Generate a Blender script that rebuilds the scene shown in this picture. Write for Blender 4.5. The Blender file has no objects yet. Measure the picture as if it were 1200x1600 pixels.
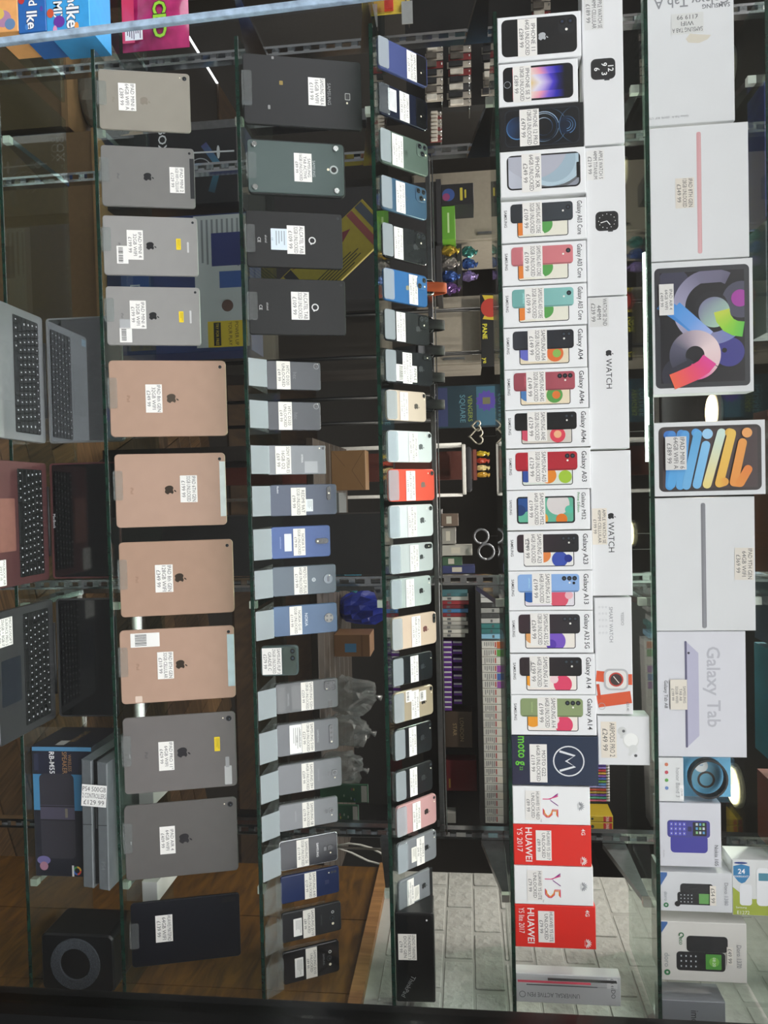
import bpy, math, random
from mathutils import Vector, Matrix
random.seed(7)
SC = bpy.context.scene
COL = SC.collection
# ------------------------------------------------------------------ camera
EYE = Vector((0.0, 0.0, 1.5))
FPX = 1180.0
PITCH, YAW, ROLL = (math.radians(a) for a in (6.2614, 1.5505, -1.2273))
FW = Vector((math.sin(YAW) * math.cos(PITCH), math.cos(YAW) * math.cos(PITCH), -math.sin(PITCH)))
_r0 = Vector((math.cos(YAW), -math.sin(YAW), 0)); _u0 = _r0.cross(FW)
RT = _r0 * math.cos(ROLL) + _u0 * math.sin(ROLL)
UP = -_r0 * math.sin(ROLL) + _u0 * math.cos(ROLL)
cam_d = bpy.data.cameras.new('camera')
cam_d.sensor_fit = 'HORIZONTAL'; cam_d.sensor_width = 36.0; cam_d.lens = FPX / 1200 * 36.0
cam_d.clip_start = 0.05; cam_d.clip_end = 100
cam = bpy.data.objects.new('camera', cam_d); COL.objects.link(cam)
# the photograph was taken with the camera turned on its side
cx, cy, cz = UP, -RT, -FW
cam.matrix_world = Matrix(((cx.x, cy.x, cz.x, EYE.x), (cx.y, cy.y, cz.y, EYE.y), (cx.z, cy.z, cz.z, EYE.z), (0, 0, 0, 1)))
SC.camera = cam
# ------------------------------------------------------------------ sky and exposure
SC.view_settings.view_transform = 'Standard'
SC.view_settings.look = 'None'
SC.view_settings.gamma = 1.0
SC.view_settings.use_curve_mapping = False
SC.view_settings.exposure = 0.0
SC.cycles.transparent_max_bounces = 40
SC.cycles.max_bounces = 8
wd = bpy.data.worlds.new('overcast_sky'); SC.world = wd; wd.use_nodes = True
_bg = wd.node_tree.nodes['Background']
_bg.inputs[0].default_value = (0.965, 0.98, 1.0, 1); _bg.inputs[1].default_value = 4.15

# ------------------------------------------------------------------ measuring helpers: photo point <-> place
def ray(H, U):
    return FW + RT * ((U - 800) / FPX) + UP * ((H - 600) / FPX)
def at(H, U, y):
    d = ray(H, U); return EYE + d * (y / d.y)
def at_z(H, U, z):
    d = ray(H, U); return EYE + d * ((z - EYE.z) / d.z)
def proj(P):
    v = P - EYE; z = v.dot(FW); return 600 + FPX * v.dot(UP) / z, 800 + FPX * v.dot(RT) / z

# ------------------------------------------------------------------ materials
def lin(c):
    if isinstance(c, str):
        c = tuple(int(c[i:i + 2], 16) / 255 for i in (0, 2, 4))
    return tuple((v / 12.92 if v <= 0.04045 else ((v + 0.055) / 1.055) ** 2.4) for v in c)
_mats = {}
def M(col, rough=0.5, metal=0.0, var=0.06, scale=60.0, bump=0.0, coat=0.0, spec=0.5):
    key = (col, rough, metal, var, scale, bump, coat, spec)
    if key in _mats: return _mats[key]
    m = bpy.data.materials.new('surface_%03d' % len(_mats)); m.use_nodes = True
    nt = m.node_tree; b = nt.nodes['Principled BSDF']
    c = lin(col)
    tc = nt.nodes.new('ShaderNodeTexCoord'); nz = nt.nodes.new('ShaderNodeTexNoise')
    nz.inputs['Scale'].default_value = scale; nz.inputs['Detail'].default_value = 4
    nt.links.new(tc.outputs['Object'], nz.inputs['Vector'])
    rp = nt.nodes.new('ShaderNodeValToRGB')
    rp.color_ramp.elements[0].position = 0.3; rp.color_ramp.elements[1].position = 0.7
    rp.color_ramp.elements[0].color = tuple(v * (1 - var) for v in c) + (1,)
    rp.color_ramp.elements[1].color = tuple(min(1, v * (1 + var)) for v in c) + (1,)
    nt.links.new(nz.outputs['Fac'], rp.inputs['Fac']); nt.links.new(rp.outputs['Color'], b.inputs['Base Color'])
    b.inputs['Roughness'].default_value = rough; b.inputs['Metallic'].default_value = metal
    b.inputs['Specular IOR Level'].default_value = spec
    if coat: b.inputs['Coat Weight'].default_value = coat; b.inputs['Coat Roughness'].default_value = 0.08
    if bump:
        bp = nt.nodes.new('ShaderNodeBump'); bp.inputs['Strength'].default_value = bump; bp.inputs['Distance'].default_value = 0.01
        nt.links.new(nz.outputs['Fac'], bp.inputs['Height']); nt.links.new(bp.outputs['Normal'], b.inputs['Normal'])
    _mats[key] = m; return m
def wood(name, c1, c2, scale=6.0, stretch=(1, 12, 1), rough=0.5):
    m = bpy.data.materials.new(name); m.use_nodes = True; nt = m.node_tree; b = nt.nodes['Principled BSDF']
    tc = nt.nodes.new('ShaderNodeTexCoord'); mp = nt.nodes.new('ShaderNodeMapping'); mp.inputs['Scale'].default_value = stretch
    nz = nt.nodes.new('ShaderNodeTexNoise'); nz.inputs['Scale'].default_value = scale; nz.inputs['Detail'].default_value = 6
    nz.inputs['Distortion'].default_value = 0.6
    rp = nt.nodes.new('ShaderNodeValToRGB'); rp.color_ramp.elements[0].position = 0.3; rp.color_ramp.elements[1].position = 0.72
    rp.color_ramp.elements[0].color = lin(c1) + (1,); rp.color_ramp.elements[1].color = lin(c2) + (1,)
    nt.links.new(tc.outputs['Object'], mp.inputs[0]); nt.links.new(mp.outputs[0], nz.inputs['Vector'])
    nt.links.new(nz.outputs['Fac'], rp.inputs['Fac']); nt.links.new(rp.outputs['Color'], b.inputs['Base Color'])
    b.inputs['Roughness'].default_value = rough
    return m
def clear(name, tint, refl=1.0, haze=0.0, rough=0.02, haze_col=(0.8, 0.85, 0.85)):
    """thin clear sheet: tinted see-through with Fresnel reflection and a little haze"""
    m = bpy.data.materials.new(name); m.use_nodes = True; nt = m.node_tree; nt.nodes.clear()
    o = nt.nodes.new('ShaderNodeOutputMaterial'); t = nt.nodes.new('ShaderNodeBsdfTransparent'); g = nt.nodes.new('ShaderNodeBsdfGlossy')
    t.inputs[0].default_value = tint + (1,); g.inputs['Roughness'].default_value = rough
    fr = nt.nodes.new('ShaderNodeFresnel')
    # the sheet does not bend the ray, so both of its faces reflect like glass seen from air
    ge = nt.nodes.new('ShaderNodeNewGeometry'); io = nt.nodes.new('ShaderNodeMath'); io.operation = 'MULTIPLY_ADD'
    io.inputs[1].default_value = 1 / 1.5 - 1.5; io.inputs[2].default_value = 1.5
    nt.links.new(ge.outputs['Backfacing'], io.inputs[0]); nt.links.new(io.outputs[0], fr.inputs[0])
    mu = nt.nodes.new('ShaderNodeMath'); mu.operation = 'MULTIPLY'; mu.inputs[1].default_value = refl
    mx = nt.nodes.new('ShaderNodeMixShader'); nt.links.new(fr.outputs[0], mu.inputs[0]); nt.links.new(mu.outputs[0], mx.inputs[0])
    src = t
    if haze:
        d = nt.nodes.new('ShaderNodeBsdfDiffuse'); d.inputs[0].default_value = haze_col + (1,)
        m2 = nt.nodes.new('ShaderNodeMixShader'); m2.inputs[0].default_value = haze
        nt.links.new(t.outputs[0], m2.inputs[1]); nt.links.new(d.outputs[0], m2.inputs[2]); src = m2
    nt.links.new(src.outputs[0], mx.inputs[1]); nt.links.new(g.outputs[0], mx.inputs[2]); nt.links.new(mx.outputs[0], o.inputs[0])
    return m
def emit(name, col, s):
    m = bpy.data.materials.new(name); m.use_nodes = True; nt = m.node_tree; nt.nodes.clear()
    o = nt.nodes.new('ShaderNodeOutputMaterial'); e = nt.nodes.new('ShaderNodeEmission'); e.inputs[0].default_value = col + (1,); e.inputs[1].default_value = s
    nt.links.new(e.outputs[0], o.inputs[0]); return m
def print_mat(name, rough, coat):
    m = bpy.data.materials.new(name); m.use_nodes = True; nt = m.node_tree; b = nt.nodes['Principled BSDF']
    a = nt.nodes.new('ShaderNodeAttribute'); a.attribute_name = 'ink'
    nt.links.new(a.outputs['Color'], b.inputs['Base Color']); b.inputs['Roughness'].default_value = rough
    b.inputs['Coat Weight'].default_value = coat; b.inputs['Coat Roughness'].default_value = 0.1
    return m
PRINT = print_mat('printed_ink', 0.55, 0.0)
GLOSSPRINT = print_mat('printed_gloss', 0.3, 0.6)
GLASS = clear('shelf_glass', (0.86, 0.93, 0.89), 1.0)
PANE = clear('window_glass', (0.985, 0.985, 0.98), 0.8)
ACRYL = clear('clear_acrylic', (0.93, 0.95, 0.95), 1.0, 0.05, 0.08, (0.85, 0.88, 0.88))
MILKY = clear('milky_acrylic', (0.9, 0.93, 0.95), 1.0, 0.34, 0.2, (0.62, 0.67, 0.70))
EDGE = M('0d2c21', 0.12, 0, 0.5, 30)
CHROME = M('c9cdd0', 0.13, 1.0, 0.05)
STEEL = M('8d9092', 0.3, 1.0, 0.1)
BLACK = M('0b0c0d', 0.35)
WHITE = M('dfe1e1', 0.42, 0, 0.015)

# ------------------------------------------------------------------ mesh helpers
def mesh_obj(name, verts, faces, mat, parent=None, smooth=False, mats=None, mi=None):
    me = bpy.data.meshes.new(name); me.from_pydata(verts, [], faces); me.update()
    for m in (mats or [mat]): me.materials.append(m)
    if mi: me.polygons.foreach_set('material_index', mi)
    if smooth: me.polygons.foreach_set('use_smooth', [True] * len(me.polygons))
    o = bpy.data.objects.new(name, me); COL.objects.link(o)
    if parent: o.parent = parent
    return o
def tag(o, label=None, cat=None, group=None, kind=None):
    if label: o['label'] = label
    if cat: o['category'] = cat
    if group: o['group'] = group
    if kind: o['kind'] = kind
    return o
def empty(name, label, cat, group=None, mat=None):
    o = bpy.data.objects.new(name, None); COL.objects.link(o); o.empty_display_size = 0.02
    if mat is not None: o.matrix_world = mat
    return tag(o, label, cat, group)
def face_frame(P, lean=0.0, yaw=0.0):
    return Matrix.Translation(P) @ Matrix.Rotation(yaw, 4, 'Z') @ Matrix.Rotation(math.pi / 2 - lean, 4, 'X')
def rr_pts(x0, y0, x1, y1, r, n=5):
    r = max(0.0, min(r, (x1 - x0) / 2, (y1 - y0) / 2))
    if r < 1e-6: return [(x0, y0), (x1, y0), (x1, y1), (x0, y1)]
    out = []
    for cx_, cy_, a0 in ((x1 - r, y0 + r, -90), (x1 - r, y1 - r, 0), (x0 + r, y1 - r, 90), (x0 + r, y0 + r, 180)):
        for k in range(n + 1):
            a = math.radians(a0 + 90 * k / n); out.append((cx_ + r * math.cos(a), cy_ + r * math.sin(a)))
    return out
def slab_geo(x0, y0, x1, y1, zb, zf, r=0.0, b=0.0008, n=5):
    """rounded-corner slab, front face at zf, edges chamfered by b"""
    V, F = [], []
    rings = []
    for ins, z in ((b, zf), (0, zf - b), (0, zb + b), (b, zb)):
        p = rr_pts(x0 + ins, y0 + ins, x1 - ins, y1 - ins, max(r - ins, 1e-5) if r > 0 else 0, n)
        rings.append(range(len(V), len(V) + len(p))); V += [(a, c, z) for a, c in p]
    k = len(rings[0])
    F.append(list(rings[0]))
    for i in range(3):
        A, B = rings[i], rings[i + 1]
        for j in range(k): F.append([A[j], B[j], B[(j + 1) % k], A[(j + 1) % k]])
    F.append(list(reversed(rings[3])))
    return V, F
def slab(name, x0, y0, x1, y1, zb, zf, mat, parent=None, r=0.0, b=0.0008, n=5):
    V, F = slab_geo(x0, y0, x1, y1, zb, zf, r, b, n); return mesh_obj(name, V, F, mat, parent)
def join_geo(parts):
    V, F = [], []
    for v, f in parts:
        k = len(V); V += list(v); F += [[i + k for i in q] for q in f]
    return V, F
def box_geo(x0, x1, y0, y1, z0, z1):
    V = [(x, y, z) for z in (z0, z1) for y in (y0, y1) for x in (x0, x1)]
    return V, [[0, 2, 3, 1], [4, 5, 7, 6], [0, 1, 5, 4], [2, 6, 7, 3], [0, 4, 6, 2], [1, 3, 7, 5]]
def box(name, x0, x1, y0, y1, z0, z1, mat, parent=None):
    V, F = box_geo(x0, x1, y0, y1, z0, z1); return mesh_obj(name, V, F, mat, parent)
def tube_geo(pts, rad, n=8):
    V, F = [], []
    pts = [Vector(p) for p in pts]
    for i, p in enumerate(pts):
        t = (pts[min(i + 1, len(pts) - 1)] - pts[max(i - 1, 0)]).normalized()
        a = t.cross(Vector((0.13, 0.2, 1))).normalized(); c = t.cross(a)
        rr = rad[i] if isinstance(rad, (list, tuple)) else rad
        for k in range(n):
            w = 2 * math.pi * k / n; q = p + a * (rr * math.cos(w)) + c * (rr * math.sin(w)); V.append(tuple(q))
    for i in range(len(pts) - 1):
        for k in range(n):
            F.append([i * n + k, i * n + (k + 1) % n, (i + 1) * n + (k + 1) % n, (i + 1) * n + k])
    F.append(list(range(n))[::-1]); F.append(list(range((len(pts) - 1) * n, len(pts) * n)))
    return V, F
def tube(name, pts, rad, mat, parent=None, n=8):
    V, F = tube_geo(pts, rad, n); return mesh_obj(name, V, F, mat, parent, True)
def xform(geo, mtx):
    return [tuple(mtx @ Vector(v)) for v in geo[0]], geo[1]

# ------------------------------------------------------------------ printed art (flat print only)
_glyph = {}
def glyphs(s, bold=0.0):
    k = (s, bold)
    if k in _glyph: return _glyph[k]
    cu = bpy.data.curves.new('t', 'FONT'); cu.body = s; cu.size = 1.0; cu.resolution_u = 2; cu.offset = bold
    ob = bpy.data.objects.new('t', cu); me = bpy.data.meshes.new_from_object(ob)
    v = [(q.co.x, q.co.y) for q in me.vertices]; f = [list(p.vertices) for p in me.polygons]
    bpy.data.objects.remove(ob); bpy.data.curves.remove(cu); bpy.data.meshes.remove(me)
    if v:
        xs = [a for a, _ in v]; x0, x1 = min(xs), max(xs)
        v = [(a - (x0 + x1) / 2, c - 0.35) for a, c in v]; w = x1 - x0
    else: w = 0
    _glyph[k] = (v, f, w); return _glyph[k]
STEP = 6e-5
class Art:
    def __init__(s, z=1e-4): s.V = []; s.F = []; s.C = []; s.z = z
    def _add(s, pts, faces, col):
        k = len(s.V); s.V += [(x, y, s.z) for x, y in pts]; s.F += [[i + k for i in f] for f in faces]
        if callable(col): s.C += [tuple(col(x, y)) for x, y in pts]
        elif isinstance(col, list): s.C += col
        else:
            c = lin(col); s.C += [c] * len(pts)
        s.z += STEP
        return s
    def poly(s, pts, col): return s._add(pts, [list(range(len(pts)))], col)
    def rect(s, x0, y0, x1, y1, col, r=0.0): return s.poly(rr_pts(x0, y0, x1, y1, r), col)
    def disc(s, x, y, r, col, n=20, ry=None):
        ry = ry or r
        return s.poly([(x + r * math.cos(2 * math.pi * k / n), y + ry * math.sin(2 * math.pi * k / n)) for k in range(n)], col)
    def band(s, pts, w, cols):
        """thick stroke along pts; cols = one colour or a list of stops along the stroke"""
        P = [Vector(p) for p in pts]; V = []; C = []
        stops = [lin(c) for c in (cols if isinstance(cols, (list, tuple)) else [cols, cols])]
        n = len(P)
        for i, p in enumerate(P):
            t = (P[min(i + 1, n - 1)] - P[max(i - 1, 0)]); t.normalize(); q = Vector((-t.y, t.x)) * w / 2
            f = i / (n - 1) * (len(stops) - 1); j = min(int(f), len(stops) - 2); u = f - j
            c = tuple(stops[j][m] * (1 - u) + stops[j + 1][m] * u for m in range(3))
            V += [tuple(p + q), tuple(p - q)]; C += [c, c]
        return s._add(V, [[2 * i, 2 * i + 1, 2 * i + 3, 2 * i + 2] for i in range(n - 1)], C)
    def ring(s, x, y, r, w, cols, a0=0, a1=360, n=28):
        return s.band([(x + r * math.cos(math.radians(a0 + (a1 - a0) * k / n)), y + r * math.sin(math.radians(a0 + (a1 - a0) * k / n))) for k in range(n + 1)], w, cols)
    def line(s, a, b, w, col): return s.band([a, b], w, col)
    def text(s, t, x, y, size, col, rot=0.0, fit=None, align=0, bold=0.0):
        v, f, w = glyphs(t, bold)
        if not v: return s
        if fit and w * size > fit: size_x = fit / w
        else: size_x = size
        ca, sa = math.cos(rot), math.sin(rot); ox = align * w * size_x / 2
        return s._add([(x + ca * (a * size_x + ox) - sa * c * size, y + sa * (a * size_x + ox) + ca * c * size) for a, c in v], f, col)
    def build(s, name, parent, gloss=False, label=None, mtx=None):
        V = s.V if mtx is None else [tuple(mtx @ Vector(v)) for v in s.V]
        o = mesh_obj(name, V, s.F, GLOSSPRINT if gloss else PRINT, parent)
        at_ = o.data.attributes.new('ink', 'FLOAT_COLOR', 'POINT')
        at_.data.foreach_set('color', [v for c in s.C for v in (c[0], c[1], c[2], 1.0)])
        if label: o['label'] = label
        return o
APPLE = [(0, .26), (.10, .30), (.22, .33), (.33, .28), (.40, .20), (.33, .13), (.29, .03), (.31, -.07), (.37, -.14), (.43, -.17), (.40, -.27), (.33, -.39), (.25, -.47), (.16, -.49), (.08, -.46), (0, -.44), (-.08, -.46), (-.16, -.49), (-.25, -.46), (-.34, -.35), (-.41, -.19), (-.43, -.02), (-.40, .14), (-.32, .26), (-.2, .32), (-.1, .30)]
LEAF = [(0, .36), (.02, .47), (.10, .56), (.2, .6), (.2, .5), (.14, .41), (.05, .36)]
def apple(A, x, y, h, col):
    k = h / 1.09
    A.poly([(x + a * k, y + b * k) for a, b in APPLE], col); A.z -= STEP; A.poly([(x + a * k, y + b * k) for a, b in LEAF], col)
def petals(A, x, y, h, col):
    for i in range(8):
        a = math.radians(90 + (i - 3.5) * 27); b = math.radians(90 + (i - 3.5) * 20)
        c, s_ = math.cos(a), math.sin(a)
        p = [(x + h * .08 * math.cos(b), y + h * .08 * math.sin(b) - h * .25)]
        for t, w in ((.45, -.09), (.75, -.08), (.9, 0), (.75, .08), (.45, .09)):
            p.append((x + h * (t * c - w * s_) * .75, y - h * .25 + h * (t * s_ + w * c) * .75))
        A.poly(p, col); A.z -= STEP
    A.z += STEP
def price_label(parent, cx, cy, w, h, lines, z=2e-4, paper='f1efeb', rot=0.0, ink='4a4a4c', size=None):
    A = Art(0); A.rect(-w / 2, -h / 2, w / 2, h / 2, paper)
    n = len(lines); sz = size or min(h * 0.88 / n / 0.95, 0.02)
    for i, t in enumerate(lines):
        A.z = STEP; A.text(t, 0, h / 2 - h * (i + .5) / n * 0.92 - h * .04, sz, ink, fit=w * .94)
    return A.build('price_label', parent, label=None, mtx=Matrix.Translation((cx, cy, z)) @ Matrix.Rotation(rot, 4, 'Z'))
def fake_lines(A, x0, y0, x1, y1, n, col, rnd=True):
    for i in range(n):
        yy = y1 - (y1 - y0) * (i + .5) / n; e = x1 - (x1 - x0) * (random.random() * .4 if rnd else 0)
        A.rect(x0, yy - (y1 - y0) / n * .2, e, yy + (y1 - y0) / n * .2, col); A.z -= STEP
    A.z += STEP
def barcode(A, x0, y0, x1, y1, col='222222'):
    x = x0
    while x < x1:
        w = random.choice((.0006, .001, .0014)); A.rect(x, y0, min(x + w, x1), y1, col); A.z -= STEP; x += w + random.choice((.0007, .0012))
    A.z += STEP
def solve_h(P, lean, H1):
    ey = Vector((0, math.sin(lean), math.cos(lean))); a, b = 0.0, 1.2
    for _ in range(40):
        m = (a + b) / 2
        if proj(P + ey * m)[0] < H1: a = m
        else: b = m
    return a
# ================================================================== SETTING
YF = 1.57; YB = 1.85; TH = 0.008
SZ = {1: 0.5032, 2: 0.7229, 3: 1.0395, 4: 1.3236, 5: 1.5775, 6: 1.8723}
SZ[7] = at(1199, 100, YF).z
XL = at(775, 18, YF).x; XR = at(412, 1569, YF).x + 0.004
TOP = {i: z + TH / 2 + 0.0003 for i, z in SZ.items()}
XW = XR + 0.004
def S(o): o['kind'] = 'structure'; return o
ROOMX0, ROOMX1, YEND, CEIL = -2.6, 3.2, 7.6, 2.55
floor = S(box('floor', ROOMX0, ROOMX1, 1.3, YEND, -0.05, -0.014, M('1c1712', 0.6)))
# herringbone planks laid on the floor near the window
pl_mats = [wood('floor_oak_%d' % i, a, b, 5, (1, 14, 1), 0.45) for i, (a, b) in enumerate((('3a2c1e', '6b5238'), ('4a3824', '7d6040'), ('2f2418', '5a4630')))]
PLW, PLL = 0.15, 0.75
pv, pf = slab_geo(0, 0, PLW - .004, PLL - .004, -0.013, 0, 0, .002)
pmesh = []
for m in pl_mats:
    me = bpy.data.meshes.new('plank'); me.from_pydata(pv, [], pf); me.materials.append(m); pmesh.append(me)
for i in range(-30, 31):
    for j in range(-8, 9):
        for vert in (0, 1):
            bx, by = i * PLW + j * PLL + (PLL + PLW if vert else 0), i * PLW - j * PLL + (PLW - PLL if vert else 0)
            mm = Matrix.Rotation(math.radians(20), 4, 'Z') @ Matrix.Translation((bx, by, 0)) @ Matrix.Rotation(math.radians(0 if vert else -90), 4, 'Z')
            if vert: mm = Matrix.Rotation(math.radians(20), 4, 'Z') @ Matrix.Translation((bx - PLW, by, 0))
            else: mm = Matrix.Rotation(math.radians(20), 4, 'Z') @ Matrix.Translation((bx, by + PLW, 0)) @ Matrix.Rotation(math.radians(-90), 4, 'Z')
            mm = Matrix.Translation((0, 3.0, 0)) @ mm
            c = mm @ Vector((PLW / 2, PLL / 2, 0))
            if not (-2.1 < c.x < 2.0 and 1.9 < c.y < 4.35): continue
            o = bpy.data.objects.new('plank', random.choice(pmesh)); COL.objects.link(o); o.parent = floor; o.matrix_world = mm
far_boards = S(box('trim_1', ROOMX0, ROOMX1, 4.7, YEND, -0.013, 0.0, wood('far_boards', '2b2119', '4b3b2a', 3, (8, 1, 1), .5)))
S(box('ceiling', ROOMX0, ROOMX1, 1.3, YEND, CEIL, CEIL + .05, M('3e3e3c', .8)))
S(box('wall_back', ROOMX0, ROOMX1, YEND, YEND + .1, 0, CEIL, M('3b3936', .8)))
S(box('wall_left', ROOMX0 - .1, ROOMX0, 1.3, YEND, 0, CEIL, M('3a3835', .8)))
S(box('wall_far_right', ROOMX1, ROOMX1 + .1, 2.3, YEND, 0, CEIL, M('3a3835', .8)))
S(box('wall_return', XW + .1, ROOMX1 + .1, 2.2, 2.3, 0, CEIL, M('8b8b86', .8, 0, .15, 8, .4)))
# side wall of the window: boarded below, painted brick above a timber capping
BEAMZ = at(562, 1578, 1.56).z
WALLY1 = 2.2
wr = S(box('wall_right', XW + .0115, XW + .1, 1.34, 2.2, 0, CEIL, M('a2a39f', .9, 0, .12, 12, .5)))
brickmat = [M(c, .75, 0, .08, 34, .9) for c in ('a9aaa6', 'a5a6a2', 'aeafab')]
random.seed(3)
rowh = 0.072; zz = BEAMZ + .03; row = 0
while zz < CEIL - .02:
    yy = 1.34 - (0.11 if row % 2 else 0)
    while yy < WALLY1:
        y0, y1 = max(yy, 1.341), min(yy + .215, WALLY1)
        if y1 - y0 > .03:
            V, F = slab_geo(0, 0, y1 - y0 - .0055, min(rowh, CEIL - zz) - .0055, -.02, random.uniform(.001, .003) - .005, 0.004, .0016, 2)
            o = mesh_obj('brick', V, F, random.choice(brickmat), wr)
            # local x -> +y reversed so that the face looks to -x
            o.matrix_world = Matrix(((0, 0, -1, XW + .006), (-1, 0, 0, y1 - .004), (0, 1, 0, zz), (0, 0, 0, 1)))
        yy += .224
    zz += rowh; row += 1
panelw = wood('side_panel_oak', '3f2a0d', '74501c', 5, (1, 2, 9), .42)
for i, (a, b) in enumerate(((1.34, 1.63), (1.633, 1.92), (1.923, 2.2))):
    S(box('trim_%d' % (2 + i), XW + .002, XW + .0112, a, b, 0, BEAMZ - .03, panelw))
S(box('trim_5', XW - .012, XW + .0112, 1.42, 2.2, BEAMZ - .03, BEAMZ, wood('capping_pine', '7a5530', 'a3784a', 7, (1, 9, 1), .5)))
# shop front: black frame and dark facing at the right of the pane
YP = 1.40
fx = at(500, 1593, YP).x
S(box('window_1', fx, fx + .045, YP - .03, YP + .05, 0, 3.0, M('050505', .4)))
S(box('wall_front', fx + .046, fx + 1.6, YP - .015, YP + .05, 0, 3.0, M('2c2d2f', .7, 0, .15, 5)))
# pavement and the houses across the street
S(box('ground', -60, 60, -14, 1.28, -.2, -.05, M('2c2c2b', .85, 0, .1, 4)))
S(box('wall_opposite', -60, 60, -14.3, -14, -.05, 9.0, M('4a4642', .9, 0, .35, .5)))
# pane with polished left edge
pa, pb = at(0, 60, YP), at(420, 8, YP)
def px_at(z): return pa.x + (pb.x - pa.x) * (z - pa.z) / (pb.z - pa.z)
V = []; 
for z in (0.02, 2.5):
    V += [(px_at(z) + .011, YP, z), (fx - .001, YP, z), (fx - .001, YP + .008, z), (px_at(z) + .011, YP + .008, z)]
S(mesh_obj('window_2', V, [[0, 1, 2, 3], [7, 6, 5, 4], [0, 4, 5, 1], [1, 5, 6, 2], [2, 6, 7, 3], [3, 7, 4, 0]], PANE))
V = []
for z in (0.02, 2.5):
    x = px_at(z); V += [(x - .001, YP - .002, z), (x + .0045, YP - .004, z), (x + .0105, YP - .002, z), (x + .0105, YP + .01, z), (x - .001, YP + .01, z)]
S(mesh_obj('trim_6', V, [[0, 1, 2, 3, 4], [9, 8, 7, 6, 5]] + [[i, i + 5, (i + 1) % 5 + 5, (i + 1) % 5] for i in range(5)], M('9fb4c8', .22, 0, .3, 40, 0, .6)))

# ------------------------------------------------------------------ glass shelves
SHELFWORD = {1: 'lowest clear glass shelf, carrying open laptops and a speaker carton', 2: 'glass shelf carrying the row of large tablets', 3: 'glass shelf carrying four black tablets and upright phones', 4: 'glass shelf carrying the steeply tilted phones', 5: 'glass shelf carrying the row of upright phone cartons', 6: 'glass shelf carrying large white tablet cartons', 7: 'topmost glass shelf above the white tablet cartons'}
def glass_shelf(i, x0, x1, label):
    z = SZ[i]; r = empty('glass_shelf', label, 'shelf', 'glass shelves', Matrix.Translation((x0, YF, z - TH / 2)))
    slab('sheet', 0, .0, x1 - x0, TH, -(YB - YF), -.0015, GLASS, r, 0, .0006).matrix_local = Matrix.Rotation(math.pi / 2, 4, 'X')
    slab('polished_edge', 0, .0, x1 - x0, TH, -.0014, 0, EDGE, r, 0, .0005).matrix_local = Matrix.Rotation(math.pi / 2, 4, 'X')
    return r
for i in range(1, 8):
    glass_shelf(i, XL, XR, SHELFWORD[i])
XLL = -1.75
glass_shelf(1, XLL, XL - .045, 'short glass shelf carrying the blue candy cartons')
glass_shelf(2, XLL, XL - .045, 'short glass shelf carrying the pink sweet pouch')
glass_shelf(4, XLL, XL - .045, 'short empty glass shelf level with the tilted phones')
# slotted uprights and brackets
UX = [at(450, 82, 1.885).x, at(690, 238, 1.885).x, at(690, 906, 1.885).x, at(700, 1300, 1.885).x]
UW = ['by the candy cartons', 'behind the green phone', 'behind the purple packs', 'by the brick wall']
for x, w in zip(UX, UW):
    r = empty('slotted_upright', 'chrome slotted upright %s' % w, 'upright', 'slotted uprights', Matrix.Translation((x, 1.885, 0)))
    for s, nm in ((-1, 'rail'), (1, 'rail')):
        box(nm, s * .009 - .003, s * .009 + .003, -.012, .012, 0.0, CEIL - .001, CHROME, r)
    parts = [box_geo(-.006, .006, -.004, .011, z * .04, z * .04 + .016) for z in range(2, 63)]
    V, F = join_geo(parts); tag(mesh_obj('rungs', V, F, CHROME, r), kind='stuff')
for xi, x in enumerate(UX):
    for i in range(1, 8):
        if i == 2 and xi == 0: pass
        z = SZ[i] - TH / 2 - .0005
        r = empty('shelf_bracket', 'chrome bracket under the %s, %s' % ({1: 'laptop shelf', 2: 'large tablet shelf', 3: 'upright phone shelf', 4: 'tilted phone shelf', 5: 'phone carton shelf', 6: 'tablet carton shelf', 7: 'topmost shelf'}[i], UW[xi]), 'bracket', 'shelf brackets')
        V = [(x + .013, 1.872, z), (x + .013, 1.872, z - .055), (x + .013, 1.63, z - .014), (x + .013, 1.63, z)]
        V += [(a + .012, b, c) for a, b, c in V]
        mesh_obj('arm', V, [[0, 1, 2, 3], [7, 6, 5, 4], [0, 4, 5, 1], [1, 5, 6, 2], [2, 6, 7, 3], [3, 7, 4, 0]], CHROME if xi != 3 else STEEL, r)
        box('end_cap', x + .011, x + .027, 1.615, 1.6295, z - .016, z, M('d6d6ce', .4), r)
# chrome rails running behind the tilted phones
rz = at(680, 800, 1.862).z
for k, (dz, yy, lab) in enumerate(((0, 1.865, 'thick chrome rail running behind the tilted phones'), (.012, 1.845, 'thin bright rail running behind the tilted phones'))):
    r = empty('rail_bar', lab, 'rail', None, Matrix.Translation((0, yy, rz + dz)))
    V, F = slab_geo(UX[1] + .02, -.006 if k == 0 else -.0015, UX[3] - .012, .006 if k == 0 else .0015, -.004, .004, 0, .0008)
    mesh_obj('bar', V, F, STEEL if k == 0 else CHROME, r).matrix_local = Matrix.Rotation(math.pi / 2, 4, 'X')
    for ux in UX[1:]:
        xx = min(max(ux, UX[1] + .03), UX[3] - .03)
        box('fixing', xx - .006, xx + .006, -.005, .005, -.012, -.0065, STEEL, r)
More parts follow.
